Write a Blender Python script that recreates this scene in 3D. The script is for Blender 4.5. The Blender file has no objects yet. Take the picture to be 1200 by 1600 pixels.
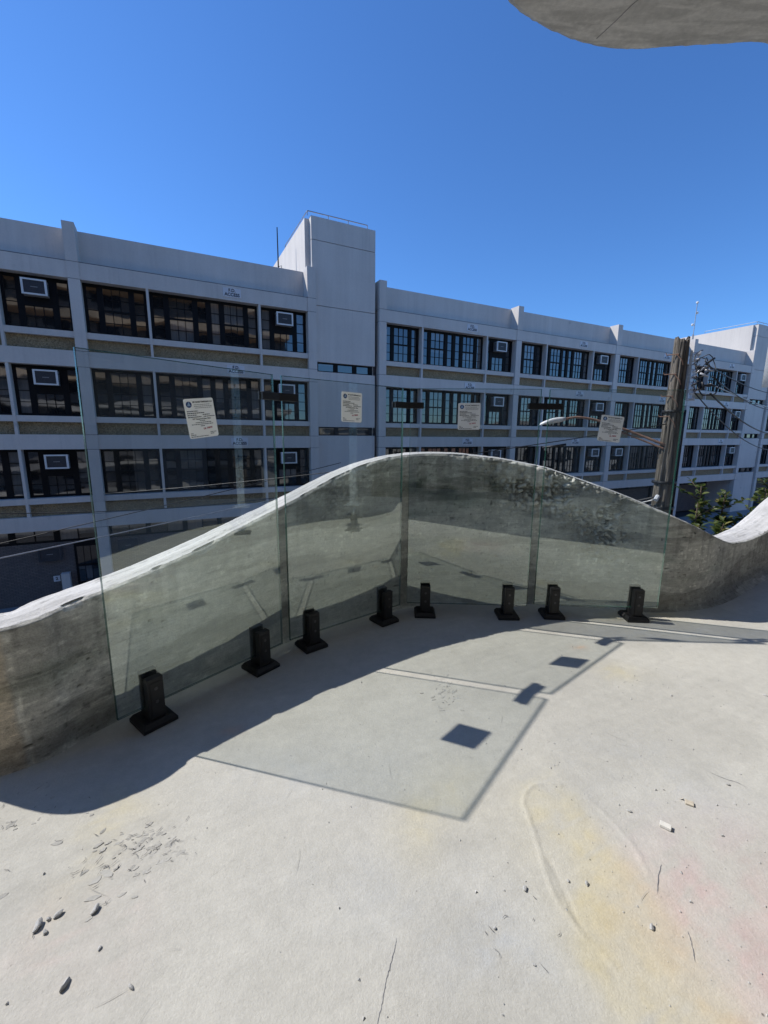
import bpy, bmesh, math, random
import numpy as np
from mathutils import Vector, Matrix, Quaternion

random.seed(7)
rng = np.random.default_rng(11)
sc = bpy.context.scene
col = sc.collection
R_ = math.radians

# ------------------------------------------------------------------ camera
PIT, ROL, EYE = R_(10.369), R_(-0.481), 0.9
cp, sp = math.cos(PIT), math.sin(PIT)
_r = np.array([1, 0, 0.]); _f = np.array([0, cp, -sp]); _d = np.cross(_f, _r)
_c, _s = math.cos(ROL), math.sin(ROL)
CR = np.array([[_c, _s, 0], [-_s, _c, 0], [0, 0, 1]]) @ np.array([_r, _d, _f])
cam = bpy.data.cameras.new('camera'); camo = bpy.data.objects.new('camera', cam); col.objects.link(camo)
m4 = Matrix.Identity(4)
for i in range(3):
    m4[i][0] = CR[0][i]; m4[i][1] = -CR[1][i]; m4[i][2] = -CR[2][i]
m4[0][3], m4[1][3], m4[2][3] = 0, 0, EYE
camo.matrix_world = m4
cam.sensor_fit = 'HORIZONTAL'; cam.sensor_width = 36; cam.lens = 36 * 663.26 / 1200
cam.clip_start = 0.02; cam.clip_end = 3000
sc.camera = camo

# ------------------------------------------------------------------ sky and sun
SUN_EL, SUN_AZ = 47.5, -74.8            # azimuth clockwise from +Y
w = bpy.data.worlds.new('World'); sc.world = w; w.use_nodes = True
wt = w.node_tree; bg = wt.nodes['Background']
sky = wt.nodes.new('ShaderNodeTexSky'); sky.sky_type = 'NISHITA'; sky.sun_disc = False
sky.sun_elevation = R_(SUN_EL); sky.sun_rotation = R_(SUN_AZ)
sky.altitude = 0; sky.air_density = 1.0; sky.dust_density = 0.1; sky.ozone_density = 2.0
hs = wt.nodes.new('ShaderNodeVectorMath'); hs.operation = 'MULTIPLY'; hs.inputs[1].default_value = (.425, .735, 1.14)   # deep clear autumn air
wt.links.new(sky.outputs[0], hs.inputs[0]); wt.links.new(hs.outputs[0], bg.inputs[0]); bg.inputs[1].default_value = 0.145
sl = bpy.data.lights.new('sun', 'SUN'); sl.energy = 5.0; sl.angle = R_(0.53); sl.color = (1, 0.955, 0.89)
so = bpy.data.objects.new('sun', sl); col.objects.link(so)
SV = Vector((math.sin(R_(SUN_AZ)) * math.cos(R_(SUN_EL)), math.cos(R_(SUN_AZ)) * math.cos(R_(SUN_EL)), math.sin(R_(SUN_EL))))
so.rotation_euler = SV.to_track_quat('Z', 'Y').to_euler(); so.location = SV * 60

vs = sc.view_settings; vs.view_transform = 'Standard'; vs.look = 'None'; vs.gamma = 1; vs.exposure = 0.08
vs.use_curve_mapping = False
sc.cycles.use_denoising = True
sc.cycles.max_bounces = 10; sc.cycles.transparent_max_bounces = 24; sc.cycles.glossy_bounces = 6

# ------------------------------------------------------------------ node helpers
def nd(t, ty, ins=None, **pr):
    n = t.nodes.new(ty)
    for k, v in pr.items(): setattr(n, k, v)
    for k, v in (ins or {}).items():
        s = n.inputs[k]
        if isinstance(v, bpy.types.NodeSocket): t.links.new(v, s)
        else: s.default_value = v
    return n
def mth(t, op, a, b=0.0, c=0.0, clamp=False):
    return nd(t, 'ShaderNodeMath', {0: a, 1: b, 2: c}, operation=op, use_clamp=clamp).outputs[0]
def mixc(t, f, a, b, bt='MIX'):
    return nd(t, 'ShaderNodeMix', {0: f, 6: a, 7: b}, data_type='RGBA', blend_type=bt).outputs[2]
def c4(c): return (c[0], c[1], c[2], 1)
def noise(t, v, sc_, det=4, rough=.55, out=0, dist=0.0):
    return nd(t, 'ShaderNodeTexNoise', {'Vector': v, 'Scale': sc_, 'Detail': det, 'Roughness': rough, 'Distortion': dist}).outputs[out]
def rng_(t, v, a, b, c=0., d=1.):
    return nd(t, 'ShaderNodeMapRange', {0: v, 1: a, 2: b, 3: c, 4: d}, clamp=True).outputs[0]
def scl(t, v, s):
    return nd(t, 'ShaderNodeVectorMath', {0: v, 1: s}, operation='MULTIPLY').outputs[0]
def mat(name):
    m = bpy.data.materials.new(name); m.use_nodes = True
    t = m.node_tree; return m, t, t.nodes['Principled BSDF']
def bump(t, h, strength, dist, normal=None):
    i = {'Height': h, 'Strength': strength, 'Distance': dist}
    if normal is not None: i['Normal'] = normal
    return nd(t, 'ShaderNodeBump', i).outputs[0]
def lk(t, a, b): t.links.new(a, b)
def simple(name, c, rough=.7, var=.15, nscale=3., metal=0., bmp=0., bscale=40., spec=.5, bdist=.01):
    m, t, p = mat(name)
    tc = nd(t, 'ShaderNodeTexCoord').outputs['Object']
    n = noise(t, tc, nscale, 5)
    k = rng_(t, n, .3, .7, 1 - var, 1 + var)
    lk(t, scl(t, c4(c)[:3], (1, 1, 1)), p.inputs['Base Color']) if False else None
    vm = nd(t, 'ShaderNodeVectorMath', {0: c[:3], 3: k}, operation='SCALE').outputs[0]
    lk(t, vm, p.inputs['Base Color'])
    p.inputs['Roughness'].default_value = rough; p.inputs['Metallic'].default_value = metal
    p.inputs['Specular IOR Level'].default_value = spec
    if bmp: lk(t, bump(t, noise(t, tc, bscale, 4), bmp, bdist), p.inputs['Normal'])
    return m

M = {}
# painted facade concrete
def facade_mat(name, c):
    m, t, p = mat(name)
    g = nd(t, 'ShaderNodeNewGeometry').outputs['Position']
    n1 = noise(t, g, .35, 5); n2 = noise(t, scl(t, g, (1.6, 1.6, .18)), 1.2, 4); n3 = noise(t, g, 14, 3)
    k = mth(t, 'MULTIPLY', rng_(t, n1, .3, .7, .93, 1.06), rng_(t, n2, .3, .72, 1.04, .93))
    k = mth(t, 'MULTIPLY', k, rng_(t, n3, .3, .7, .97, 1.03))
    dr = mth(t, 'MULTIPLY', rng_(t, noise(t, scl(t, g, (5., 5., .12)), 1.6, 4, .6), .52, .68), rng_(t, noise(t, g, .5, 3), .42, .6))
    k = mth(t, 'MULTIPLY', k, rng_(t, dr, 0, 1, 1., .92))
    sp_ = nd(t, 'ShaderNodeTexVoronoi', {'Vector': g, 'Scale': .55}).outputs['Distance']
    k = mth(t, 'MULTIPLY', k, rng_(t, mth(t, 'ADD', sp_, mth(t, 'MULTIPLY', n3, .06)), .06, .12, .8, 1.))
    lk(t, nd(t, 'ShaderNodeVectorMath', {0: c, 3: k}, operation='SCALE').outputs[0], p.inputs['Base Color'])
    p.inputs['Roughness'].default_value = .75
    lk(t, bump(t, noise(t, g, 60, 3), .15, .01), p.inputs['Normal'])
    return m
M['facade'] = facade_mat('painted_grey_concrete', (.63, .59, .545))
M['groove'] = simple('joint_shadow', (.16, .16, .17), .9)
def agg_mat():
    m, t, p = mat('brown_pebble_aggregate')
    g = nd(t, 'ShaderNodeNewGeometry').outputs['Position']
    v = nd(t, 'ShaderNodeTexVoronoi', {'Vector': g, 'Scale': 26.})
    n = noise(t, g, 2.2, 4)
    cc = mixc(t, rng_(t, v.outputs['Color'], .1, .9), c4((.17, .125, .065)), c4((.44, .34, .20)))
    cc = mixc(t, rng_(t, n, .35, .7, 0, .55), cc, c4((.22, .175, .11)))
    lk(t, cc, p.inputs['Base Color']); p.inputs['Roughness'].default_value = .85
    lk(t, bump(t, v.outputs['Distance'], .8, .02), p.inputs['Normal'])
    return m
M['agg'] = agg_mat()
M['frame'] = simple('dark_window_frame', (.006, .006, .007), .6, .3, 2., spec=.2)
def pane_mat():
    m, t, p = mat('old_window_glass')
    g = nd(t, 'ShaderNodeNewGeometry').outputs['Position']
    oi = nd(t, 'ShaderNodeObjectInfo').outputs['Random']
    # some panes have a pale blind or a lit curtain close behind the glass
    k = rng_(t, oi, .86, .88)
    gz = nd(t, 'ShaderNodeSeparateXYZ', {0: nd(t, 'ShaderNodeTexCoord').outputs['Generated']}).outputs[2]
    pull = mth(t, 'FRACT', mth(t, 'MULTIPLY', oi, 37.))
    half = mth(t, 'MULTIPLY', mth(t, 'GREATER_THAN', gz, mth(t, 'ADD', mth(t, 'MULTIPLY', pull, .8), .15)), mth(t, 'MULTIPLY', mth(t, 'GREATER_THAN', oi, .52), mth(t, 'LESS_THAN', oi, .86)))
    k = mth(t, 'MAXIMUM', k, mth(t, 'MULTIPLY', half, .8))
    nb = noise(t, scl(t, g, (9, 9, .6)), 1.5, 3)
    cur = mixc(t, nb, c4((.07, .07, .075)), c4((.17, .165, .15)))
    dark = mixc(t, noise(t, g, .8, 2), c4((.006, .007, .009)), c4((.022, .024, .026)))
    lk(t, mixc(t, k, dark, cur), p.inputs['Base Color'])
    p.inputs['Roughness'].default_value = .03; p.inputs['IOR'].default_value = 2.15
    lk(t, bump(t, noise(t, g, .8, 2, .5), .10, .05), p.inputs['Normal'])
    return m
M['pane'] = pane_mat()
M['white'] = simple('white_enamel', (.72, .72, .70), .4, .08, 4)
M['acgrille'] = simple('dark_grille', (.045, .047, .055), .5, .2, 20)
M['acside'] = simple('ac_side_metal', (.30, .30, .30), .5, .2, 8)
M['sign'] = simple('sign_white', (.66, .66, .68), .5, .06, 3)
M['ink'] = simple('black_print', (.015, .015, .018), .6, .1, 3)
M['inkgrey'] = simple('grey_print', (.05, .05, .06), .6, .1, 3)
M['inkred'] = simple('red_print', (.42, .03, .06), .6, .1, 3)
M['inkblue'] = simple('blue_print', (.015, .06, .22), .5, .1, 3)
M['inkpale'] = simple('pale_blue_print', (.35, .52, .75), .5, .1, 3)
M['paper'] = simple('label_paper', (.74, .73, .67), .6, .05, 20)
def paper_mat():
    m, t, p = mat('label_paper'); c = (.92, .92, .89, 1)
    p.inputs['Base Color'].default_value = c; p.inputs['Roughness'].default_value = .6
    tl = nd(t, 'ShaderNodeBsdfTranslucent', {0: (.86, .86, .84, 1)}).outputs[0]
    lk(t, nd(t, 'ShaderNodeMixShader', {0: .28, 1: p.outputs[0], 2: tl}).outputs[0], t.nodes['Material Output'].inputs['Surface'])
    return m
M['paper'] = paper_mat()
M['black'] = simple('black_powder_coat', (.009, .009, .010), .5, .25, 60, bmp=.08, bscale=400, bdist=.001)
M['screw'] = simple('screw_socket', (.10, .10, .105), .35, .2, 50, metal=.8)
M['steel'] = simple('galvanised_steel', (.38, .40, .41), .42, .25, 30, metal=.7)
M['rail'] = simple('grey_pipe', (.32, .33, .35), .5, .1, 3, metal=.3)
M['rust'] = simple('rusted_pipe', (.25, .145, .10), .7, .4, 9, bmp=.3, bscale=60)
M['lamp'] = simple('lamp_housing', (.66, .67, .66), .45, .06, 6)
M['cable'] = simple('black_cable', (.012, .012, .013), .5, .2, 10)
M['wirelit'] = simple('grey_wire', (.35, .35, .35), .4, .2, 10, metal=.4)
M['ceramic'] = simple('insulator_ceramic', (.55, .56, .58), .2, .1, 10)
def brick_mat():
    m, t, p = mat('dark_brick')
    tc = nd(t, 'ShaderNodeTexCoord').outputs['Object']
    mp = nd(t, 'ShaderNodeMapping', {'Vector': tc, 'Rotation': (R_(90), 0, 0)}).outputs[0]
    b = nd(t, 'ShaderNodeTexBrick', {'Vector': mp, 'Color1': c4((.13, .11, .10)), 'Color2': c4((.18, .15, .135)), 'Mortar': c4((.06, .058, .058)),
           'Scale': 1., 'Mortar Size': .009, 'Brick Width': .21, 'Row Height': .07})
    lk(t, mixc(t, rng_(t, noise(t, tc, 2.5, 4), .35, .7, 0, .5), b.outputs[0], c4((.09, .08, .08))), p.inputs['Base Color'])
    p.inputs['Roughness'].default_value = .85
    lk(t, bump(t, b.outputs['Fac'], -.6, .01), p.inputs['Normal'])
    return m
M['brick'] = brick_mat()
M['asphalt'] = simple('asphalt', (.05, .05, .052), .9, .25, 1.5, bmp=.3, bscale=80)
M['pavement'] = simple('pavement_concrete', (.26, .255, .25), .85, .15, 1.2, bmp=.2, bscale=50)
M['roof'] = simple('roof_gravel', (.2, .2, .2), .9)

# concrete: vertex-colour attribute carries surface stains, tone patches and painted pit shade, nodes add grain and relief
def concrete_mat(name, grain=1.0, bstr=.35, streak=None, rough=.85):
    m, t, p = mat(name)
    a = nd(t, 'ShaderNodeAttribute', attribute_name='stain').outputs['Color']
    tc = nd(t, 'ShaderNodeTexCoord').outputs['Object']
    n1 = noise(t, tc, 38, 6, .65); n2 = noise(t, tc, 210, 4, .6); n3 = noise(t, tc, 6, 5, .6)
    k = mth(t, 'MULTIPLY', rng_(t, n1, .3, .7, 1 - .07 * grain, 1 + .06 * grain), rng_(t, n2, .3, .7, 1 - .07 * grain, 1 + .06 * grain))
    k = mth(t, 'MULTIPLY', k, rng_(t, n3, .3, .7, 1 - .05 * grain, 1 + .05 * grain))
    if streak:
        k = mth(t, 'MULTIPLY', k, rng_(t, noise(t, scl(t, tc, (3, 3, 70)), 3., 5, .65), .3, .7, 1 - streak, 1 + streak))
    # pores
    v = nd(t, 'ShaderNodeTexVoronoi', {'Vector': tc, 'Scale': 46.}); pm = noise(t, tc, 3.1, 3)
    pore = mth(t, 'MULTIPLY', rng_(t, v.outputs['Distance'], .05, .13, 1, 0), rng_(t, pm, .52, .62))
    rnd = rng_(t, nd(t, 'ShaderNodeSeparateColor', {0: v.outputs['Color']}).outputs[0], .62, .66)
    pore = mth(t, 'MULTIPLY', pore, rnd)
    k = mth(t, 'MULTIPLY', k, rng_(t, pore, 0, 1, 1, .45))
    lk(t, nd(t, 'ShaderNodeVectorMath', {0: a, 3: k}, operation='SCALE').outputs[0], p.inputs['Base Color'])
    p.inputs['Roughness'].default_value = rough; p.inputs['Specular IOR Level'].default_value = .3
    h = mth(t, 'ADD', mth(t, 'MULTIPLY', noise(t, tc, 90, 6, .7), 1.), mth(t, 'MULTIPLY', noise(t, tc, 300, 3, .6), .35))
    h = mth(t, 'SUBTRACT', h, mth(t, 'MULTIPLY', pore, 1.2))
    lk(t, bump(t, h, bstr, .004), p.inputs['Normal'])
    return m
M['floor'] = concrete_mat('floor_concrete', .9, .42)
M['wall'] = concrete_mat('formed_wall_concrete', 2.4, 1.0, .14)
M['walltop'] = concrete_mat('troweled_top_concrete', 1.0, .7)
def plain_conc(name, c, con=1.):
    m, t, p = mat(name)
    tc = nd(t, 'ShaderNodeTexCoord').outputs['Object']
    n = noise(t, tc, 1.6, 6, .6); n2 = noise(t, tc, 45, 5, .65)
    k = mth(t, 'MULTIPLY', rng_(t, n, .3, .7, 1 - .18 * con, 1 + .1 * con), rng_(t, n2, .3, .7, 1 - .1 * con, 1 + .08 * con))
    if con > 1: k = mth(t, 'MULTIPLY', k, rng_(t, noise(t, scl(t, tc, (1, 4, 1)), 5, 6, .65, dist=.6), .42, .6, .78, 1.05))
    lk(t, nd(t, 'ShaderNodeVectorMath', {0: c, 3: k}, operation='SCALE').outputs[0], p.inputs['Base Color'])
    p.inputs['Roughness'].default_value = .88
    lk(t, bump(t, noise(t, tc, 70, 6, .7), .5, .006), p.inputs['Normal'])
    return m
M['soffit'] = plain_conc('soffit_concrete', (.64, .62, .57), 1.3)
M['lightconc'] = plain_conc('sunlit_band_concrete', (.5, .48, .44))
M['tanband'] = plain_conc('tan_band_concrete', (.56, .43, .29))
M['rubble'] = plain_conc('rubble_concrete', (.50, .495, .475))
M['render'] = plain_conc('back_wall_render', (.30, .295, .28))

def glass_mat():
    m, t, p = mat('clear_tempered_glass'); t.nodes.remove(p)
    out = t.nodes['Material Output']
    g = nd(t, 'ShaderNodeNewGeometry')
    dp = nd(t, 'ShaderNodeVectorMath', {0: g.outputs['Normal'], 1: g.outputs['Incoming']}, operation='DOT_PRODUCT').outputs['Value']
    cth = mth(t, 'ABSOLUTE', dp)
    f = mth(t, 'POWER', mth(t, 'SUBTRACT', 1., cth, clamp=True), 5.)
    f = mth(t, 'ADD', mth(t, 'MULTIPLY', f, .81), .19)
    tr = nd(t, 'ShaderNodeBsdfTransparent', {0: c4((.975, .992, .985))}).outputs[0]
    gl = nd(t, 'ShaderNodeBsdfGlossy', {0: c4((.89, 1., .94)), 'Roughness': 0.0}).outputs[0]
    tc = nd(t, 'ShaderNodeTexCoord').outputs['Object']
    dust = rng_(t, mth(t, 'MULTIPLY', noise(t, tc, 5, 5, .6), noise(t, scl(t, tc, (1, 1, .25)), 40, 3)), .2, .42, .004, .02)
    df = nd(t, 'ShaderNodeBsdfDiffuse', {0: c4((.7, .72, .70))}).outputs[0]
    a = nd(t, 'ShaderNodeMixShader', {0: f, 1: tr, 2: gl}).outputs[0]
    b = nd(t, 'ShaderNodeMixShader', {0: dust, 1: a, 2: df}).outputs[0]
    lk(t, b, out.inputs['Surface'])
    return m
M['glass'] = glass_mat()
def clear_mat():
    m, t, p = mat('clear_glass_outer_face'); t.nodes.remove(p)
    lk(t, nd(t, 'ShaderNodeBsdfTransparent', {0: c4((.975, .992, .985))}).outputs[0], t.nodes['Material Output'].inputs['Surface'])
    return m
M['clear'] = clear_mat()
def edge_mat():
    m, t, p = mat('polished_green_glass_edge')
    p.inputs['Base Color'].default_value = (.018, .075, .058, 1); p.inputs['Roughness'].default_value = .12
    p.inputs['Specular IOR Level'].default_value = .8
    tr = nd(t, 'ShaderNodeBsdfTransparent', {0: c4((.55, .62, .59))}).outputs[0]
    lk(t, nd(t, 'ShaderNodeMixShader', {0: .35, 1: p.outputs[0], 2: tr}).outputs[0], t.nodes['Material Output'].inputs['Surface'])
    return m
M['edge'] = edge_mat()
def sheet_mat():
    m, t, p = mat('dusty_plastic_sheet')
    tc = nd(t, 'ShaderNodeTexCoord').outputs['Object']
    p.inputs['Base Color'].default_value = (.6, .62, .63, 1); p.inputs['Roughness'].default_value = .35
    lk(t, rng_(t, noise(t, scl(t, tc, (4, 4, 1)), 5, 4), .3, .7, .45, .75), p.inputs['Alpha'])
    return m
M['sheet'] = sheet_mat()
def wood_mat():
    m, t, p = mat('weathered_pole_wood')
    tc = nd(t, 'ShaderNodeTexCoord').outputs['Object']
    s = scl(t, tc, (16, 16, .55))
    n = noise(t, s, 2.2, 6, .65); n2 = noise(t, scl(t, tc, (60, 60, 1.5)), 1.5, 3)
    cc = mixc(t, rng_(t, n, .38, .62), c4((.02, .017, .014)), c4((.26, .23, .19)))
    cc = mixc(t, rng_(t, n2, .4, .6, 0, .6), cc, c4((.16, .14, .115)))
    lk(t, cc, p.inputs['Base Color']); p.inputs['Roughness'].default_value = .9
    lk(t, bump(t, mth(t, 'ADD', n, n2), .9, .02), p.inputs['Normal'])
    return m
M['wood'] = wood_mat()
M['bark'] = simple('bark', (.09, .065, .045), .9, .3, 20, bmp=.5, bscale=50)
def leaf_mat():
    m, t, p = mat('leaf_green')
    g = nd(t, 'ShaderNodeNewGeometry').outputs
    r = g['Random Per Island']
    cc = mixc(t, r, c4((.022, .05, .011)), c4((.13, .16, .036)))
    cc = mixc(t, rng_(t, r, .86, 1.), cc, c4((.30, .26, .08)))
    lk(t, cc, p.inputs['Base Color']); p.inputs['Roughness'].default_value = .45
    tl = nd(t, 'ShaderNodeBsdfTranslucent', {0: cc}).outputs[0]
    mx = nd(t, 'ShaderNodeMixShader', {0: .42, 1: p.outputs[0], 2: tl}).outputs[0]
    lk(t, mx, t.nodes['Material Output'].inputs['Surface'])
    return m
M['leaf'] = leaf_mat()
M['chipwood'] = simple('wood_chip', (.52, .46, .36), .8, .2, 60)
M['chipwhite'] = simple('white_chip', (.66, .64, .58), .8, .15, 60)

# ------------------------------------------------------------------ mesh helpers
def link(o, parent=None):
    col.objects.link(o)
    if parent is not None: o.parent = parent
    return o
class MB:
    def __init__(s): s.v = []; s.f = []; s.mi = []
    def add(s, v, f, mi=0):
        k = len(s.v); s.v += [tuple(p) for p in v]; s.f += [tuple(i + k for i in q) for q in f]; s.mi += [mi] * len(f); return s
    def box(s, x0, x1, y0, y1, z0, z1, mi=0):
        v = [(x0, y0, z0), (x1, y0, z0), (x1, y1, z0), (x0, y1, z0), (x0, y0, z1), (x1, y0, z1), (x1, y1, z1), (x0, y1, z1)]
        return s.add(v, [(0, 3, 2, 1), (4, 5, 6, 7), (0, 1, 5, 4), (1, 2, 6, 5), (2, 3, 7, 6), (3, 0, 4, 7)], mi)
    def frustum(s, x0, x1, y0, y1, z0, z1, d, mi=0):
        v = [(x0, y0, z0), (x1, y0, z0), (x1, y1, z0), (x0, y1, z0), (x0 + d, y0 + d, z1), (x1 - d, y0 + d, z1), (x1 - d, y1 - d, z1), (x0 + d, y1 - d, z1)]
        return s.add(v, [(0, 3, 2, 1), (4, 5, 6, 7), (0, 1, 5, 4), (1, 2, 6, 5), (2, 3, 7, 6), (3, 0, 4, 7)], mi)
    def tube(s, pts, r, n=8, mi=0, cap=True):
        P = [Vector(p) for p in pts]; k = len(s.v); rr = r if hasattr(r, '__len__') else [r] * len(P)
        ref = Vector((0, 0, 1))
        for i, p in enumerate(P):
            d = (P[min(i + 1, len(P) - 1)] - P[max(i - 1, 0)]).normalized()
            a = d.cross(ref)
            if a.length < 1e-3: a = d.cross(Vector((1, 0, 0)))
            a.normalize(); b = d.cross(a)
            for j in range(n):
                t = 2 * math.pi * j / n; s.v.append(tuple(p + (a * math.cos(t) + b * math.sin(t)) * rr[i]))
        for i in range(len(P) - 1):
            for j in range(n):
                s.f.append((k + i * n + j, k + i * n + (j + 1) % n, k + (i + 1) * n + (j + 1) % n, k + (i + 1) * n + j)); s.mi.append(mi)
        if cap:
            s.f.append(tuple(k + j for j in range(n))[::-1]); s.mi.append(mi)
            s.f.append(tuple(k + (len(P) - 1) * n + j for j in range(n))); s.mi.append(mi)
        return s
    def lathe(s, prof, n=16, c=(0, 0, 0), mi=0):
        k = len(s.v)
        for (r, z) in prof:
            for j in range(n):
                t = 2 * math.pi * j / n; s.v.append((c[0] + r * math.cos(t), c[1] + r * math.sin(t), c[2] + z))
        for i in range(len(prof) - 1):
            for j in range(n):
                s.f.append((k + i * n + j, k + i * n + (j + 1) % n, k + (i + 1) * n + (j + 1) % n, k + (i + 1) * n + j)); s.mi.append(mi)
        s.f.append(tuple(k + j for j in range(n))[::-1]); s.mi.append(mi)
        s.f.append(tuple(k + (len(prof) - 1) * n + j for j in range(n))); s.mi.append(mi)
        return s
    def mesh(s, name, mats, smooth=False):
        me = bpy.data.meshes.new(name); me.from_pydata(s.v, [], s.f)
        for m in (mats if isinstance(mats, (list, tuple)) else [mats]): me.materials.append(m)
        if max(s.mi, default=0): me.polygons.foreach_set('material_index', s.mi)
        if smooth: me.polygons.foreach_set('use_smooth', [True] * len(me.polygons))
        me.update(); return me
    def build(s, name, mats, parent=None, loc=(0, 0, 0), rot=(0, 0, 0), smooth=False, bevel=0.):
        o = obj(name, s.mesh(name, mats, smooth), parent, loc, rot)
        if bevel:
            b = o.modifiers.new('bevel', 'BEVEL'); b.width = bevel; b.segments = 2; b.limit_method = 'ANGLE'
        return o
def obj(name, me, parent=None, loc=(0, 0, 0), rot=(0, 0, 0)):
    o = bpy.data.objects.new(name, me); link(o, parent); o.location = loc; o.rotation_euler = rot; return o
def empty(name, loc=(0, 0, 0), rz=0.):
    o = bpy.data.objects.new(name, None); o.empty_display_size = .1; link(o); o.location = loc; o.rotation_euler = (0, 0, rz); return o
def tag(o, label, cat, group=None):
    o['label'] = label; o['category'] = cat
    if group: o['group'] = group
    return o
def struct(o): o['kind'] = 'structure'; return o
def text_mesh(body, size, m, bold=0., ext=.0006):
    c = bpy.data.curves.new('txt', 'FONT'); c.body = body; c.size = size; c.align_x = 'CENTER'; c.align_y = 'CENTER'
    c.offset = bold; c.extrude = ext; c.resolution_u = 3; c.space_line = .95
    o = bpy.data.objects.new('txt', c); col.objects.link(o)
    bpy.context.view_layer.update()
    me = bpy.data.meshes.new_from_object(o.evaluated_get(bpy.context.evaluated_depsgraph_get()))
    bpy.data.objects.remove(o); bpy.data.curves.remove(c)
    me.materials.clear(); me.materials.append(m); return me

# ------------------------------------------------------------------ numpy noise
def _h(ix, iy, seed):
    n = (ix.astype(np.int64) * 374761393 + iy.astype(np.int64) * 668265263 + seed * 1274126177) & 0x7fffffff
    n = ((n ^ (n >> 13)) * 1274126177) & 0x7fffffff
    return ((n ^ (n >> 16)) & 0xffff) / 65535.
def vn(x, y, seed=0):
    ix, iy = np.floor(x), np.floor(y); fx, fy = x - ix, y - iy
    fx = fx * fx * (3 - 2 * fx); fy = fy * fy * (3 - 2 * fy)
    a, b, c, d = _h(ix, iy, seed), _h(ix + 1, iy, seed), _h(ix, iy + 1, seed), _h(ix + 1, iy + 1, seed)
    return a + (b - a) * fx + (c - a) * fy + (a - b - c + d) * fx * fy
def fbm(x, y, seed=0, o=5, g=.5):
    r = 0; a = 1; t = 0
    for i in range(o):
        r = r + a * vn(x, y, seed + i * 17); t += a; a *= g; x = x * 2.03 + 3.1; y = y * 2.03 + 1.7
    return r / t
def sstep(a, b, x):
    t = np.clip((x - a) / (b - a), 0, 1); return t * t * (3 - 2 * t)
def gau(x, y, cx, cy, rx, ry, an=0.):
    c, s = math.cos(an), math.sin(an); dx, dy = x - cx, y - cy
    return np.exp(-(((dx * c + dy * s) / rx) ** 2 + ((-dx * s + dy * c) / ry) ** 2))
def grid_mesh(name, P, colr, mats, mi=None, smooth=True):
    nr, nc = P.shape[:2]
    me = bpy.data.meshes.new(name)
    idx = np.arange(nr * nc).reshape(nr, nc)
    q = np.stack([idx[:-1, :-1], idx[:-1, 1:], idx[1:, 1:], idx[1:, :-1]], -1).reshape(-1, 4)
    me.vertices.add(nr * nc); me.vertices.foreach_set('co', P.reshape(-1).astype(np.float32))
    me.loops.add(q.size); me.loops.foreach_set('vertex_index', q.reshape(-1).astype(np.int32))
    me.polygons.add(len(q)); me.polygons.foreach_set('loop_start', (np.arange(len(q)) * 4).astype(np.int32))
    me.polygons.foreach_set('loop_total', np.full(len(q), 4, np.int32))
    for m in mats: me.materials.append(m)
    if mi is not None: me.polygons.foreach_set('material_index', mi.reshape(-1).astype(np.int32))
    me.polygons.foreach_set('use_smooth', np.full(len(q), smooth))
    me.update(calc_edges=True)
    a = me.color_attributes.new('stain', 'FLOAT_COLOR', 'POINT')
    cc = np.ones((nr * nc, 4), np.float32); cc[:, :3] = colr.reshape(-1, 3)
    a.data.foreach_set('color', cc.reshape(-1))
    me.validate(); return me

# ------------------------------------------------------------------ parapet wall plan
WB = np.array([(-2.9, 1.9), (-2.2, 1.55), (-1.75, 1.25), (-1.5, 1.095), (-1.29, 1.0), (-1.18, .968), (-1.09, .962), (-1.021, .985), (-.93, 1.06), (-.85, 1.2), (-.47, 1.68), (-.2, 1.94), (.142, 2.13), (.45, 2.19), (.809, 2.19),
               (1.172, 2.13), (1.45, 2.09), (1.7, 2.16), (2.004, 2.365), (2.651, 2.811), (3.35, 3.2), (4.2, 3.35), (5.2, 3.2)])
def crspline(P, n=80):
    out = []
    for i in range(1, len(P) - 2):
        p0, p1, p2, p3 = P[i - 1:i + 3]
        t = np.linspace(0, 1, n, endpoint=False)[:, None]
        out.append(.5 * ((2 * p1) + (-p0 + p2) * t + (2 * p0 - 5 * p1 + 4 * p2 - p3) * t * t + (-p0 + 3 * p1 - 3 * p2 + p3) * t ** 3))
    return np.vstack(out)
WC = crspline(WB)
arc = np.r_[0, np.cumsum(np.linalg.norm(np.diff(WC, axis=0), axis=1))]
i0 = np.argmin(np.linalg.norm(WC - np.array([-1.021, .985]), axis=1)); arc -= arc[i0]
sa = np.concatenate([np.arange(arc[0], 1.95, .0065), np.arange(1.95, 2.9, .0038), np.arange(2.9, arc[-1], .0065)])
wx, wy = np.interp(sa, arc, WC[:, 0]), np.interp(sa, arc, WC[:, 1])
tx, ty = np.gradient(wx), np.gradient(wy)
ker = np.ones(15) / 15
tx = np.convolve(np.pad(tx, 7, 'edge'), ker, 'valid'); ty = np.convolve(np.pad(ty, 7, 'edge'), ker, 'valid')
L = np.hypot(tx, ty); tx /= L; ty /= L
nx, ny = -ty, tx                                  # outward (away from the balcony)
HA = np.array([-2, -.6, 0, .07, .18, .27, .44, .62, .93, 1.09, 1.25, 1.42, 1.58, 1.75, 1.88, 2.13, 2.37, 2.46, 2.7, 2.96, 3.32, 3.6, 3.9, 4.25, 4.6, 5.0, 5.5, 6.5, 8])
HZ = np.array([.46, .42, .405, .40, .418, .428, .459, .50, .592, .645, .712, .77, .802, .812, .808, .784, .738, .706, .625, .523, .384, .308, .283, .286, .36, .48, .64, .72, .7])
wz = np.interp(sa, HA, HZ)
k2 = np.hanning(41); k2 /= k2.sum(); wz = np.convolve(np.pad(wz, 20, 'edge'), k2, 'valid')
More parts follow.
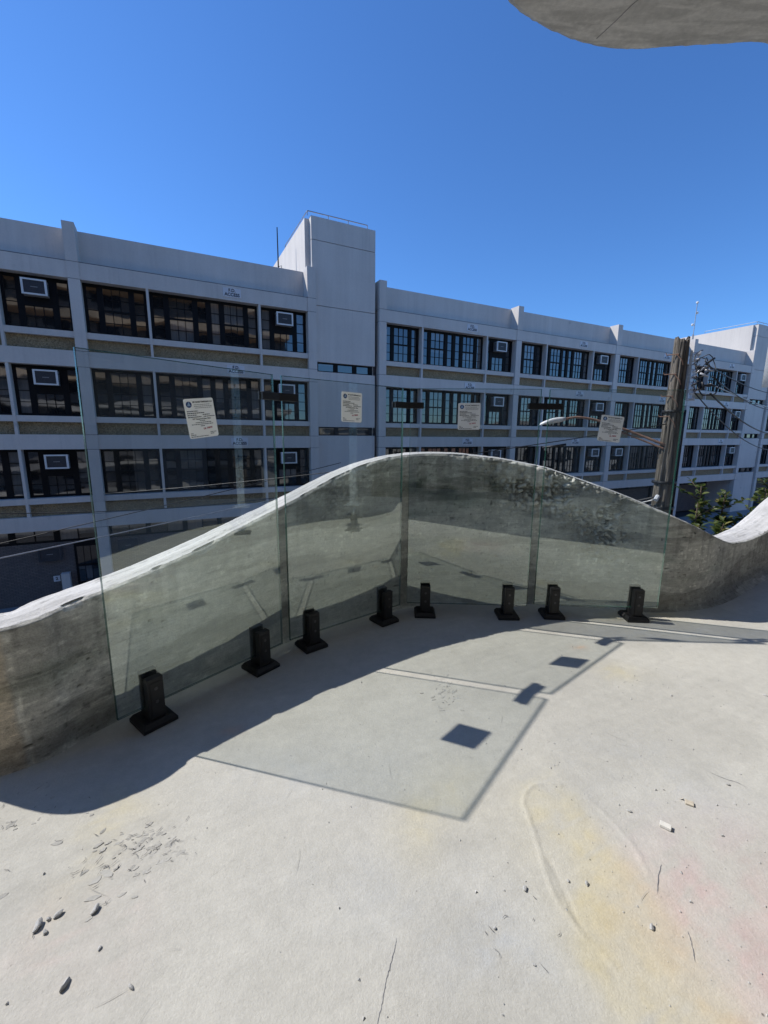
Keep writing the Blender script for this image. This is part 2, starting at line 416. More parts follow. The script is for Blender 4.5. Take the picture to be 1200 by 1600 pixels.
TA = np.array([-2, 0, .5, 1., 2., 3., 3.4, 4., 5., 8]); TT = np.array([.14, .135, .13, .12, .12, .12, .15, .18, .22, .22])
wt_ = np.interp(sa, TA, TT)

# inner face: fine grid with real relief
NRW = 185
S, V = np.meshgrid(sa, np.linspace(0, 1, NRW), indexing='ij')
Zt = wz[:, None]; Z = -.01 + V * (Zt - .004 + .01)
hc = np.clip(gau(S, Z, 2.34, .63, .2, .10) + .8 * gau(S, Z, 2.2, .70, .16, .05, -.4) + .9 * gau(S, Z, 2.62, .53, .12, .13) + .7 * gau(S, Z, 2.68, .36, .10, .10)
             + .35 * gau(S, Z, 1.25, .62, .25, .08, .5), 0, 1.2)
hc = np.clip(hc * 1.25, 0, 1.2) * sstep(.28, .5, fbm(S * 7, Z * 7, 5, 4))
rid = np.abs(fbm(S * 34, Z * 42, 21, 4, .55) - .5) * 2
dsp = .0016 * (fbm(S * 3, Z * 5, 3, 4) - .5) * 2 + .0007 * (fbm(S * 30, Z * 60, 9, 3) - .5)
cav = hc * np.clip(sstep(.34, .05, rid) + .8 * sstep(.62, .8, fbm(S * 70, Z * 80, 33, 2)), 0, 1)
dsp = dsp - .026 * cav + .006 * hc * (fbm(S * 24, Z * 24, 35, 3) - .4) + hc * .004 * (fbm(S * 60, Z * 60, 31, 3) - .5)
# bug holes
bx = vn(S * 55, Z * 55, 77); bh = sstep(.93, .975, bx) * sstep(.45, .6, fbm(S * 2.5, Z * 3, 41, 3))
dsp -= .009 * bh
# pour joint on the left
jx = .055 + .05 * (1 - Z / .4) * .3 + .012 * (fbm(Z * 14, Z * 0 + 3, 51, 4) - .5)
jm = np.exp(-((S - jx) / .005) ** 2); dsp -= .006 * jm * sstep(.3, .6, fbm(Z * 40, S * 4, 53, 3))
# board seam lines
for zz, a0, a1 in ((.24, -.2, .5), (.40, 2.7, 3.3), (.46, .9, 1.5)):
    dsp -= .002 * np.exp(-((Z - zz - .01 * np.sin(S * 4)) / .0025) ** 2) * sstep(a0, a0 + .1, S) * sstep(a1, a1 - .1, S)
fil = .05 * np.exp(-Z / .03) * sstep(3.0, 3.6, S) + .012 * np.exp(-Z / .015)
off = -dsp - fil            # + outward: pits go outward
edge = .012 * sstep(.985, 1., V) * (1 + .8 * (fbm(S * 40, S * 0, 61, 3) - .5)) + .012 * sstep(.955, 1., V) * sstep(.60, .72, fbm(S * 13, S * 0 + 4, 65, 4))
off = off + edge
IP = np.stack([wx[:, None] + nx[:, None] * off, wy[:, None] + ny[:, None] * off, Z], -1)
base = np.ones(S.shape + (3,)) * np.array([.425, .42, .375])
wq = .6 * fbm(S * 3, Z * 9, 91, 4)
st = fbm(S * 2.0 + wq, Z * 11 + wq, 71, 6, .55); st2 = fbm(S * 6 + wq, Z * 16, 73, 6, .6)
base *= (.80 + .36 * sstep(.44, .50, st))[..., None] * (.88 + .22 * sstep(.46, .53, st2))[..., None] * (.82 + .36 * fbm(S * 25, Z * 60, 75, 4))[..., None] * (1 + .35 * sstep(.80, .86, vn(S * 70 + 3, Z * 70, 171)) * sstep(.45, .6, fbm(S * 4, Z * 4, 173, 3)))[..., None] * (1 - .4 * sstep(.84, .9, vn(S * 90, Z * 95 + 7, 175)) * sstep(.4, .55, fbm(S * 3 + 5, Z * 4, 177, 3)))[..., None]
drip = sstep(.52, .62, fbm(S * 26, Z * 1.6, 127, 4)) * sstep(.35, .02, (Zt - Z) - .22 * (fbm(S * 5, S * 0, 129, 3) - .4))
base *= (1 - .22 * drip)[..., None] * (1 + .22 * gau(S, Z, 2.4, .55, .5, .35))[..., None]
lp = np.clip(gau(S, Z, .26, .19, .16, .055, .25) + gau(S, Z, .33, .13, .10, .03, .3) + gau(S, Z, .16, .10, .12, .03, .2), 0, 1) * sstep(.38, .6, fbm(S * 6 - Z * 8, Z * 28, 83, 4))
base = base * (1 + .35 * lp[..., None])
dk = np.clip(1.1 * gau(S, Z, 1.86, .60, .16, .06, -.25) + gau(S, Z, 2.06, .64, .08, .04, -.2) + .9 * gau(S, Z, 1.7, .64, .1, .04) + .7 * gau(S, Z, 1.62, .50, .18, .02)
             + .55 * gau(S, Z, .12, .25, .12, .05) + .5 * gau(S, Z, 2.85, .28, .22, .025) + .5 * gau(S, Z, 3.05, .42, .12, .03) + .4 * gau(S, Z, 3.2, .2, .3, .03), 0, 1)
dk = dk * sstep(.34, .55, fbm(S * 5, Z * 14, 101, 5))
base = base * (1 - .55 * dk[..., None]) * (1 - .35 * dk[..., None] * np.array([.3, .0, .2]))
base *= (1 - .7 * bh)[..., None] * (1 + .45 * np.clip(hc, 0, 1) - .50 * np.clip(cav, 0, 1))[..., None]  # pit shade painted into the colour, rough patches lightened
lft = sstep(.0, -.02, S - jx)[..., None]
base = base * (1 - lft) + lft * base * np.array([1.18, 1.05, .92])
base = base * (1 + .6 * (jm * sstep(.2, .6, fbm(Z * 60, S * 3, 57, 3)))[..., None])
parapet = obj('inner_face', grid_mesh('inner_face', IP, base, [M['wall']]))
# crown and outer face
offs = [.012, .03, .05, .07, .09, .105, .115]
uu = np.linspace(0, 1, 22)
Sx, U = np.meshgrid(sa, uu, indexing='ij')
oo = .011 + U * (wt_[:, None] - .011)
zc = wz[:, None] - .004 + .005 * np.sin(np.pi * U) + .0065 * (fbm(Sx * 2.5, oo * 130, 141, 4) - .5) + .0030 * (fbm(Sx * 40, oo * 60, 143, 3) - .5)
zc[:, -1] -= .006
TP = np.stack([wx[:, None] + nx[:, None] * oo, wy[:, None] + ny[:, None] * oo, zc], -1)
TP[:, 0] = IP[:, -1]
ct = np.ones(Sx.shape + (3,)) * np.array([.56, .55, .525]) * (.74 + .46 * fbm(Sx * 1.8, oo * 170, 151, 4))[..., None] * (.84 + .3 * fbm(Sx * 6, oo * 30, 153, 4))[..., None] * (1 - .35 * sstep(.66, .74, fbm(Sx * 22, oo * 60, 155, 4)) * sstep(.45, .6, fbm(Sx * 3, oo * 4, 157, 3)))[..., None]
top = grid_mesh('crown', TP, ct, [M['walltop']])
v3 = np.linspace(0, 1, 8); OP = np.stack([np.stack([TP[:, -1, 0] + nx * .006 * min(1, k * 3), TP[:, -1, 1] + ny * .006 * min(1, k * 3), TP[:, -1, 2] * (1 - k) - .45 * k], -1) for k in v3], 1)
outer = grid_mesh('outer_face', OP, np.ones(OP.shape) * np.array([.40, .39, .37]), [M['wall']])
wroot = empty('parapet_wall', (0.4, 2.15, 0))
tag(wroot, 'low curving rough concrete parapet wall with wavy bright top edge', 'wall')
for o in (parapet, obj('crown', top), obj('outer_face', outer)):
    o.parent = wroot; o.matrix_parent_inverse = Matrix.Translation((-.4, -2.15, 0))

# ------------------------------------------------------------------ balcony floor (relief + stains)
gx = np.arange(-1.7, 2.9, .0052); gy = np.arange(.30, 2.9, .0052)
X, Y = np.meshgrid(gx, gy, indexing='ij')
und = .0022 * (fbm(X * 1.6, Y * 1.6, 201, 4) - .5) + .0009 * (fbm(X * 14, Y * 14, 203, 4) - .5)
n0 = fbm(X * 9, Y * 9, 209, 3)
rp = np.clip(gau(X, Y, -.53, .78, .13, .09, .5) + .6 * gau(X, Y, -.82, .85, .15, .08) + .5 * gau(X, Y, -.68, .70, .2, .06, .7) + .35 * gau(X, Y, .22, 1.36, .05, .10, .6)
             + .25 * gau(X, Y, 1.0, 1.45, .2, .07) + .2 * gau(X, Y, .22, .62, .08, .08) + .3 * gau(X, Y, -.45, .55, .2, .05, .9), 0, 1)
rp = rp * sstep(.4, .62, fbm(X * 16, Y * 16, 207, 4))
rr = fbm((X + .6 * Y) * 20 + 1.5 * n0, (Y - .6 * X) * 44 + 1.5 * n0, 211, 4, .6); rid2 = 1 - np.abs(2 * rr - 1)
und = und + rp * .0035 * (rr - .5)
# fine trowel scratches
tw = fbm((X * .9 + Y * .43) * 5 + n0, (Y * .9 - X * .43) * 55, 225, 4)
scr = fbm((X * .8 + Y * .6) * 9, (Y * .8 - X * .6) * 220, 221, 3); und += .0005 * (scr - .5) * sstep(.45, .65, fbm(X * 3, Y * 3, 223, 3))
# trowel tongue ridge
def polyd(px):
    d = np.full(X.shape, 9.)
    for (a, b) in zip(px[:-1], px[1:]):
        ax, ay = a; ex, ey = b[0] - a[0], b[1] - a[1]; t = np.clip(((X - ax) * ex + (Y - ay) * ey) / (ex * ex + ey * ey + 1e-9), 0, 1)
        d = np.minimum(d, np.hypot(X - ax - t * ex, Y - ay - t * ey))
    return d
wob = .004 * (fbm(X * 22, Y * 22, 231, 3) - .5)
ridge = [(.47, .965), (.43, .972), (.395, .963), (.368, .94), (.353, .909), (.352, .87), (.352, .831), (.349, .79), (.346, .757), (.345, .715), (.347, .681), (.369, .638), (.40, .58)]
dr = polyd(ridge) + wob; und += .0022 * np.exp(-(dr / .0045) ** 2)
r2 = [(.52, .93), (.55, .86), (.565, .79), (.56, .74)]
und += .0012 * np.exp(-((polyd(r2) + wob) / .005) ** 2)
r3 = [(.364, .764), (.368, .705), (.372, .64), (.40, .57)]; und -= .002 * np.exp(-((polyd(r3) + wob) / .004) ** 2)
crk = np.full(X.shape, 9.)
for c_ in ([(.03, .62), (.026, .605), (.018, .58), (.011, .56), (.004, .53), (-.003, .505), (-.01, .46)], [(.569, .634), (.56, .61), (.548, .586)], [(.60, .759), (.575, .73), (.551, .695)],
           [(.891, 1.017), (.92, .99), (.94, .98), (.957, .96)], [(-1.0, 1.0), (-.9, 1.08), (-.8, 1.2)]):
    crk = np.minimum(crk, polyd(c_))
crk = np.exp(-((crk + .6 * wob) / .0038) ** 2); pass
FP = np.stack([X, Y, und], -1)
fc = np.ones(X.shape + (3,)) * np.array([.462, .449, .400])
n1 = fbm(X * 1.4, Y * 1.4, 241, 5); n2 = fbm(X * 5, Y * 5, 243, 5); n3 = fbm(X * 20, Y * 20, 245, 4)
fc *= (.93 + .14 * n1)[..., None] * (.94 + .12 * n2)[..., None] * (.95 + .10 * n3)[..., None] * (.95 + .10 * tw)[..., None] * (1 - .05 * sstep(.55, .6, fbm(X * 2.6 + n2, Y * 2.6, 247, 5)))[..., None]
def stain(c, amt, *bl):
    global fc
    m = np.clip(sum(a * gau(X + .10 * (n2 - .5), Y + .10 * (n1 - .5), *q) for a, q in bl), 0, 1) * (.25 + .75 * sstep(.40, .52, .45 * fbm(X * 6, Y * 6, 251, 5, .6) + .35 * n2 + .2 * tw)) * (.55 + .9 * (fbm(X * 45, Y * 45, 253, 4) - .0) * sstep(.3, .6, fbm(X * 18, Y * 18, 255, 4)))
    m = (m * amt)[..., None]; fc = fc * (1 - m) + np.array(c) * m
stain((.53, .465, .27), .7, (1., (.43, .74, .035, .2, -.12)), (1., (.46, .58, .11, .2, .3)), (.8, (.52, .66, .05, .25, .2)), (.6, (.37, .90, .05, .10)), (.6, (.095, .83, .05, .10)), (.7, (-.646, .86, .09, .06)), (.5, (-.62, .74, .05, .1)), (.7, (.9, 1.5, .1, .06)), (.9, (1.3, 2.03, .3, .06)), (.4, (.2, .95, .1, .1)))
stain((.50, .38, .35), .68, (1., (.74, .56, .2, .2)), (.7, (.66, .70, .16, .1)), (.6, (-.55, .58, .1, .12)), (.4, (.75, .85, .2, .08)))
stain((.56, .33, .20), .55, (1., (.84, 1.695, .04, .025)), (1., (-.449, 1.175, .035, .022)))
stain((.41, .425, .43), .6, (1., (.24, .60, .12, .10)), (.7, (.7, .95, .25, .15)), (.8, (1.4, 1.85, .5, .1)), (.6, (-.2, 1.0, .3, .12)), (.5, (0., .7, .2, .1)))
stain((.33, .32, .28), .5, (1., (-.72, .68, .04, .03)), (.8, (-.8, 1.05, .2, .12)), (.6, (-.3, 1.6, .3, .2)), (.6, (.9, 2.1, .7, .06)))
fc *= (1 - .06 * rp)[..., None]
floor = struct(obj('balcony_floor', grid_mesh('balcony_floor', FP, fc, [M['floor']])))
def ribbon(pts, wd, name='crack'):
    P = crspline(np.array([pts[0]] + list(pts) + [pts[-1]]), 8); v = []; n = len(P)
    for i, p in enumerate(P):
        d = P[min(i + 1, n - 1)] - P[max(i - 1, 0)]; d = d / (np.linalg.norm(d) + 1e-9); w_ = wd * (.35 + .65 * random.random()) * min(1, 4 * i / n + .2, 4 * (n - 1 - i) / n + .2); q = p + .0012 * (rng.random(2) - .5)
        zq = float(.0022 * (fbm(np.array([q[0] * 1.6]), np.array([q[1] * 1.6]), 201, 4)[0] - .5)) + .0008
        v += [(q[0] - d[1] * w_, q[1] + d[0] * w_, zq), (q[0] + d[1] * w_, q[1] - d[0] * w_, zq)]
    MB().add(v, [(2 * i, 2 * i + 1, 2 * i + 3, 2 * i + 2) for i in range(n - 1)]).build(name, M['groove'], floor)
for c_ in ([(.03, .62), (.026, .605), (.018, .58), (.011, .56), (.004, .53), (-.003, .505), (-.01, .46)], [(.569, .634), (.56, .61), (.548, .586)], [(.60, .759), (.575, .73), (.551, .695)],
           [(.891, 1.017), (.92, .99), (.94, .98), (.957, .96)], ridge[:9]):
    ribbon(c_, .0009)
sm_ = MB()
for i in range(60):
    x, y = random.uniform(-1.2, 1.9), random.uniform(.42, 1.8); a = random.gauss(.7, .7); ln = random.uniform(.01, .07); w_ = random.uniform(.00015, .0004); dx, dy = math.cos(a), math.sin(a); cu = random.uniform(-.2, .2)
    v = []
    for k in range(5):
        u_ = k / 4; px, py = x + dx * ln * u_ - dy * cu * ln * u_ * u_, y + dy * ln * u_ + dx * cu * ln * u_ * u_; ww = w_ * (1 - abs(2 * u_ - 1) ** 2 + .1); v += [(px - dy * ww, py + dx * ww, .0021), (px + dy * ww, py - dx * ww, .0021)]
    sm_.add(v, [(2 * k, 2 * k + 1, 2 * k + 3, 2 * k + 2) for k in range(4)])
sco = sm_.build('scratches', simple('scratch_concrete', (.34, .33, .30), .9), floor); sco['kind'] = 'stuff'
fk = MB(); fr = random.Random(21)
for (cx, cy, sx, sy, n) in ((-.53, .785, .045, .026, 60), (-.60, .73, .10, .05, 12), (-.84, .86, .08, .04, 18), (.215, 1.36, .025, .05, 26), (.24, 1.42, .02, .03, 10)):
    for i in range(n):
        x, y = fr.gauss(cx, sx), fr.gauss(cy, sy); a = .75 + fr.gauss(0, .45); R0 = fr.choice([.0018, .0026, .0035, .005, .0075]) * fr.uniform(.7, 1.2); k = fr.randint(5, 8); h0 = fr.uniform(-.0003, .0006); tl = fr.uniform(0, .3)
        pts = []
        for j in range(k):
            t = 6.283 * j / k + fr.uniform(-.3, .3); rr_ = R0 * fr.uniform(.6, 1.15); u_, v_ = rr_ * 1.7 * math.cos(t), rr_ * .7 * math.sin(t)
            pts.append((x + u_ * math.cos(a) - v_ * math.sin(a), y + u_ * math.sin(a) + v_ * math.cos(a), .0008 + h0 + tl * v_))
        fk.add(pts + [(p[0], p[1], -.002) for p in pts], [tuple(range(k))] + [(j, k + j, k + (j + 1) % k, (j + 1) % k) for j in range(k)])
cr_ = MB()
for (cx, cy, sx, sy, n) in ((-.53, .785, .055, .032, 46), (-.62, .73, .10, .05, 18), (-.84, .86, .08, .04, 18), (.215, 1.37, .025, .05, 16), (.98, 1.45, .14, .05, 10), (.25, .62, .05, .04, 8)):
    for i in range(n):
        x, y = fr.gauss(cx, sx), fr.gauss(cy, sy); a = .75 + fr.gauss(0, .6); ln = fr.uniform(.004, .03); m_ = 7; v = []
        for j in range(m_):
            u_ = j / (m_ - 1); wd_ = fr.uniform(.0002, .0009) * (1 - abs(2 * u_ - 1) ** 2 + .05); a += fr.gauss(0, .28); x += math.cos(a) * ln / m_; y += math.sin(a) * ln / m_
            v += [(x - math.sin(a) * wd_, y + math.cos(a) * wd_, .0024), (x + math.sin(a) * wd_, y - math.cos(a) * wd_, .0024)]
        cr_.add(v, [(2 * j, 2 * j + 1, 2 * j + 3, 2 * j + 2) for j in range(m_ - 1)])
cro = cr_.build('fine_cracks', simple('crack_dark', (.13, .125, .12), .95), floor); cro['kind'] = 'stuff'
fko = fk.build('surface_flakes', plain_conc('flaking_concrete', (.46, .45, .41)), floor); fko['kind'] = 'stuff'
# the rest of the slab round the fine sheet, a few mm lower
mb = MB()
k = len(WC); ox = WC[:, 0]; oy = WC[:, 1] + .05
pts = [(ox[i], oy[i]) for i in range(0, k, 6)]
bk = lambda x: -2.7 + .5 * x * .5
v = []; f = []
for i, (a, b) in enumerate(pts): v += [(a, b, -.006), (a, bk(a) - .6, -.006), (a, b, -.25), (a, bk(a) - .6, -.25)]
for i in range(len(pts) - 1):
    q = 4 * i; f += [(q, q + 1, q + 5, q + 4), (q + 2, q + 6, q + 7, q + 3), (q, q + 4, q + 6, q + 2)]
mb.add(v, f)
sb = mb.build('floor_slab', M['lightconc'], floor)

# ------------------------------------------------------------------ overhanging slab above
OV = np.array([(-5.4, -2.6), (-4.2, -1.5), (-2.9, -.45), (-1.8, .26), (-.93, .82), (-.3, 1.13), (.07, 1.36), (.3, 1.62), (.43, 1.79), (.51, 1.85), (.61, 1.90), (.74, 1.95), (.87, 1.978), (.99, 1.982), (1.12, 1.972), (1.24, 1.962), (1.38, 1.952), (1.48, 1.955), (1.75, 2.03), (2.2, 2.4), (3.0, 3.0), (4.0, 3.3), (5.0, 3.1), (6., 2.6)])
oc = crspline(OV, 14); zs = 2.4
prof = [(-.30, 0.0), (-.07, .0), (-.035, .004), (-.012, .02), (0, .05), (0, .26)]
t2 = np.gradient(oc, axis=0); t2 /= np.linalg.norm(t2, axis=1)[:, None]; n2_ = np.stack([-t2[:, 1], t2[:, 0]], 1)
mb = MB(); v = []; f = []
nP = len(prof) + 2
for i, p in enumerate(oc):
    rough = .010 * (float(fbm(np.array([i * .35]), np.array([.5]), 401, 3)[0]) - .5)
    v.append((p[0] + 2.0, p[1] - 5.5, zs + .001))
    for (d, h) in prof: v.append((p[0] + n2_[i][0] * (.028 + d + (rough if d > -.05 else 0)), p[1] + n2_[i][1] * (.028 + d + (rough if d > -.05 else 0)), zs + h))
    v.append((p[0] + 2.0, p[1] - 5.5, zs + .26))
for i in range(len(oc) - 1):
    for j in range(nP - 1):
        a = i * nP + j; f.append((a, a + 1, a + nP + 1, a + nP))
mb.add(v, f)
ovh = mb.build('overhanging_slab', M['soffit'], smooth=False)
tag(ovh, 'curved concrete slab edge overhead in the upper right corner', 'slab')
cb = MB()
cb.tube([(.80, 1.93, zs), (.835, 1.86, zs), (.86, 1.80, zs), (.91, 1.725, zs), (.95, 1.66, zs)], .0012, 5)
cb.build('soffit_crack', M['groove'], ovh)

# ------------------------------------------------------------------ glass panels, labels, spigots, clamps
PAN = [((-.786, 1.126), (-.410, 1.603)), ((-.385, 1.631), (.082, 2.012)), ((.119, 2.037), (.718, 2.015)), ((.763, 2.034), (1.367, 1.999))]
ZB, ZT_, GT = .06, 1.11, .0125
STK = [(.323, .946, .098, .121, 7.), (.313, 1.010, .103, .121, -1.0), (.273, .985, .103, .121, 0.5), (.287, .934, .103, .118, -6.0)]
nmP = ['leftmost clear glass panel, angled over the low end of the wall', 'second glass panel from the left, angled up to the wall crest', 'third glass panel from the left, square on before the wall crest', 'rightmost clear glass panel, over the falling wall top']
GM = {}
def rrect(wd, h, r, n=5):
    out = []
    for (cx, cy, a0) in ((wd / 2 - r, h / 2 - r, 0), (-wd / 2 + r, h / 2 - r, 90), (-wd / 2 + r, -h / 2 + r, 180), (wd / 2 - r, -h / 2 + r, 270)):
        for k in range(n + 1):
            a = R_(a0 + 90 * k / n); out.append((cx + r * math.cos(a), cy + r * math.sin(a)))
    return out
def flat_poly(pts, y, m, name, thick=.0004):
    n = len(pts); mb = MB()
    mb.add([(p[0], y, p[1]) for p in pts] + [(p[0], y - thick, p[1]) for p in pts], [tuple(range(n)), tuple(range(2 * n - 1, n - 1, -1))] + [(i, n + i, n + (i + 1) % n, (i + 1) % n) for i in range(n)])
    return mb.mesh(name, m)
def bars_mesh(wd, h):
    rr_ = random.Random(3); mb = MB()
    def line(x0, x1, y, th=.0016):
        x = x0
        while x < x1:
            ww = rr_.uniform(.0022, .0065); e = min(x + ww, x1); mb.box(e - (e - x), e, -.0009, -.0003, y - th / 2, y + th / 2); x = e + rr_.uniform(.0012, .002)
    y = .046
    for i, (a, b) in enumerate([(-.018, .036), (-.018, .042), (-.016, .040)]): line(a, b, .0415 - .005 * i, .0012)
    for i, (a, b) in enumerate([(-.044, -.008), (-.044, .012), (-.044, -.014), (.006, .03), (-.044, .0), (.008, .046)]):
        line(a, b, [.0225, .0165, .0105, .0105, .0045, .0045][i], .0024)
    for i, (a, b) in enumerate([(-.007, .010), (-.022, .030), (-.036, .036), (-.007, .007)]): line(a, b, [-.0075, -.0130, -.0185, -.0240][i], .0018)
    for (a, b, yy) in [(-.044, -.036, -.045), (-.044, -.028, -.050), (-.044, .014, -.0555), (.022, .042, -.045), (.022, .034, -.050)]: line(a, b, yy, .0019)
    return mb.mesh('printed_lines', M['inkgrey'])
BARS = bars_mesh(.1, .12)
HEAD = text_mesh('MV GLASS TEMPERING LLC', .0062, M['ink'], .00012, .0003)
SPEC = text_mesh('1/2" Tempered Clear Glass', .0056, M['ink'], .0001, .0003)
RED = text_mesh('UL 7/8/24', .0075, M['inkred'], .0002, .0003)
def logo_mesh():
    mb = MB(); ring = []; n = 28
    for k in range(n): a = 2 * math.pi * k / n; ring.append((.0092 * math.cos(a), .0092 * math.sin(a)))
    mb.add([(x, -.0005, y) for x, y in ring], [tuple(range(n))], 0)
    tri = [(0, .0098), (-.0062, -.0045), (.0062, -.0045)]
    mb.add([(x, -.0008, y) for x, y in tri], [(0, 1, 2)], 1)
    mb.add([(-.0015, -.0011, -.0035), (.0015, -.0011, -.0035), (0, -.0011, .003)], [(0, 1, 2)], 1)
    return mb.mesh('logo', [M['inkblue'], M['inkpale']])
LOGO = logo_mesh()
pinfo = []
for i, (A, B) in enumerate(PAN):
    A, B = np.array(A), np.array(B); d = B - A; Lp = float(np.linalg.norm(d)); an = math.atan2(d[1], d[0])
    mb = MB(); h = GT / 2; e = .0012
    # chamfered slab: big faces clear, narrow faces polished edge
    for sy in (-1, 1):
        q = [(e, sy * h, ZB + e), (Lp - e, sy * h, ZB + e), (Lp - e, sy * h, ZT_ - e), (e, sy * h, ZT_ - e)]
        mb.add(q, [(0, 1, 2, 3) if sy < 0 else (3, 2, 1, 0)], 0 if sy < 0 else 2)
    for sy in (-1, 1):
        o_ = [(0, sy * (h - e), ZB), (Lp, sy * (h - e), ZB), (Lp, sy * (h - e), ZT_), (0, sy * (h - e), ZT_)]
        n_ = [(e, sy * h, ZB + e), (Lp - e, sy * h, ZB + e), (Lp - e, sy * h, ZT_ - e), (e, sy * h, ZT_ - e)]
        mb.add(o_ + n_, [(k, (k + 1) % 4, 4 + (k + 1) % 4, 4 + k) if sy < 0 else (k, 4 + k, 4 + (k + 1) % 4, (k + 1) % 4) for k in range(4)], 1)
    a_ = [(0, -(h - e), ZB), (Lp, -(h - e), ZB), (Lp, -(h - e), ZT_), (0, -(h - e), ZT_)]; b_ = [(p[0], h - e, p[2]) for p in a_]
    mb.add(a_ + b_, [(k, 4 + k, 4 + (k + 1) % 4, (k + 1) % 4) for k in range(4)], 1)
    g = mb.build('glass_guard', [M['glass'], M['edge'], M['clear']], None, (A[0], A[1], 0), (0, 0, an))
    tag(g, nmP[i], 'glass panel', 'clear glass guard panels')
    pinfo.append((A, B, an, Lp, g))
    s_, z_, wd, hh, ro = STK[i]
    stk = obj('sticker', flat_poly(rrect(wd, hh, .006), 0, M['paper'], 'sticker'), g, (s_, -h - .0006, z_), (0, -R_(ro), 0))
    for nm, me, x, y, sx in (('printed_lines', BARS, 0, 0, 1), ('heading', HEAD, .012, .0495, .9), ('specification', SPEC, 0, -.002, .9), ('stamp', RED, .016, -.032, 1.), ('logo', LOGO, -.034, .043, 1)):
        o = obj(nm, me, stk, (x, -.0006 if nm in ('printed_lines', 'logo') else -.0009, y))
        if nm == 'printed_lines': o['kind'] = 'stuff'
        if nm in ('heading', 'specification', 'stamp'): o.rotation_euler = (R_(90), 0 if nm != 'stamp' else -R_(6), 0); o.scale = (.88 if nm == 'heading' else 1, 1, 1)
# spigots
def spig_parts():
    a = MB().frustum(-.052, .052, -.052, .052, 0, .011, 0.0).frustum(-.052, .052, -.052, .052, .011, .024, .009).mesh('base_plate', M['black'])
    fj = MB().box(-.0235, .0235, -.034, -.0085, .022, .158).box(-.016, .016, -.0365, -.034, .030, .145).mesh('front_jaw', M['black'])
    rj = MB().box(-.0235, .0235, .0085, .030, .022, .168).box(-.0235, .0235, -.0085, .0085, .022, .052).mesh('rear_jaw', M['black'])
    s = MB().lathe([(.0052, 0), (.0052, .0016), (.0035, .0018), (.0035, .0006)], 12).mesh('screw', M['screw'])
    return a, fj, rj, s
SPA = spig_parts()
spx = [(0, (-.716, 1.199)), (0, (-.461, 1.508)), (1, (-.301, 1.685)), (1, (.008, 1.945)), (2, (.211, 2.03)), (2, (.624, 2.02)), (3, (.854, 2.025)), (3, (1.257, 2.005))]
spl = ['black glass spigot nearest the camera, left foot of the leftmost panel', 'black spigot at the right foot of the leftmost panel', 'black spigot at the left foot of the second panel', 'black spigot at the right foot of the second panel',
       'black spigot at the left foot of the third panel', 'black spigot at the right foot of the third panel', 'black spigot at the left foot of the rightmost panel', 'rightmost black spigot, right foot of the rightmost panel']
for (k, p), lb in zip(spx, spl):
    A, B, an, Lp, g = pinfo[k]; t = np.array([math.cos(an), math.sin(an)]); s_ = float(np.dot(np.array(p) - A, t)); q = A + t * s_
    r = tag(empty('glass_spigot', (q[0], q[1], .002), an), lb, 'spigot', 'black spigots holding the glass panels')
    obj('base_plate', SPA[0], r); obj('front_jaw', SPA[1], r); obj('rear_jaw', SPA[2], r)
    for z in (.125, .082): obj('screw', SPA[3], r, (0, -.0366, z), (R_(90), 0, 0))
# clamps
cl = ['black clamp bar joining the first and second glass panels', 'black clamp bar joining the second and third glass panels', 'black clamp bar joining the third and rightmost glass panels']
for i in range(3):
    A, B, an, Lp, _ = pinfo[i]; A2, B2, an2, Lp2, _ = pinfo[i + 1]
    t1 = np.array([math.cos(an), math.sin(an)]); t2_ = np.array([math.cos(an2), math.sin(an2)])
    p0 = A + t1 * (Lp - .055); p1 = (B + A2) / 2; p2 = A2 + t2_ * .062
    r = tag(empty('glass_clamp', (p1[0], p1[1], 1.033)), cl[i], 'clamp', 'black clamps between the glass panels')
    n1_ = np.array([-t1[1], t1[0]]); n3_ = np.array([-t2_[1], t2_[0]]); nm_ = (n1_ + n3_); nm_ /= np.dot(nm_, n1_)
    for nm, lo, hi in (('inner_bar', -.0145, -.0068), ('outer_bar', .0068, .013)):
        mb = MB(); P = [(p0, n1_), (p1, nm_), (p2, n3_)]; v = []
        for (p, nn) in P:
            for dd in (lo, hi):
                q = p + nn * dd - p1
                for z in (-.0135, .0135): v.append((q[0], q[1], z))
        f = [(0, 1, 3, 2), (8, 10, 11, 9)]
        for s_ in (0, 4): f += [(s_, s_ + 4, s_ + 5, s_ + 1), (s_ + 2, s_ + 3, s_ + 7, s_ + 6), (s_ + 1, s_ + 5, s_ + 7, s_ + 3), (s_, s_ + 2, s_ + 6, s_ + 4)]
        mb.add(v, f); mb.build(nm, M['black'], r, bevel=.001)
    MB().box(-.006, .006, -.006, .006, -.012, .012).build('bolt', M['black'], r)

# ------------------------------------------------------------------ shoring post (just out of frame, mirrored in the glass)
sh = tag(empty('shoring_post', (1.92, 1.25, 0)), 'galvanised steel shoring post mirrored in the glass panels', 'post')
MB().box(-.07, .07, -.07, .07, .0, .008).build('base_plate', M['black'], sh)
MB().lathe([(.017, .008), (.017, .30)], 14).build('screw_jack', M['steel'], sh, smooth=True)
hb = MB().lathe([(.034, .10), (.034, .15)], 12)
for a in range(4): hb.tube([(.03 * math.cos(a * 1.57), .03 * math.sin(a * 1.57), .125), (.085 * math.cos(a * 1.57), .085 * math.sin(a * 1.57), .125)], .008, 6)
hb.build('jack_nut', M['black'], sh)
MB().box(-.07, .07, -.07, .07, .245, .255).box(-.05, .05, -.05, .05, .255, .27).build('flange', M['steel'], sh)
MB().box(-.03, .03, -.03, .03, .27, 2.39).build('tube', M['steel'], sh)
hl = MB()
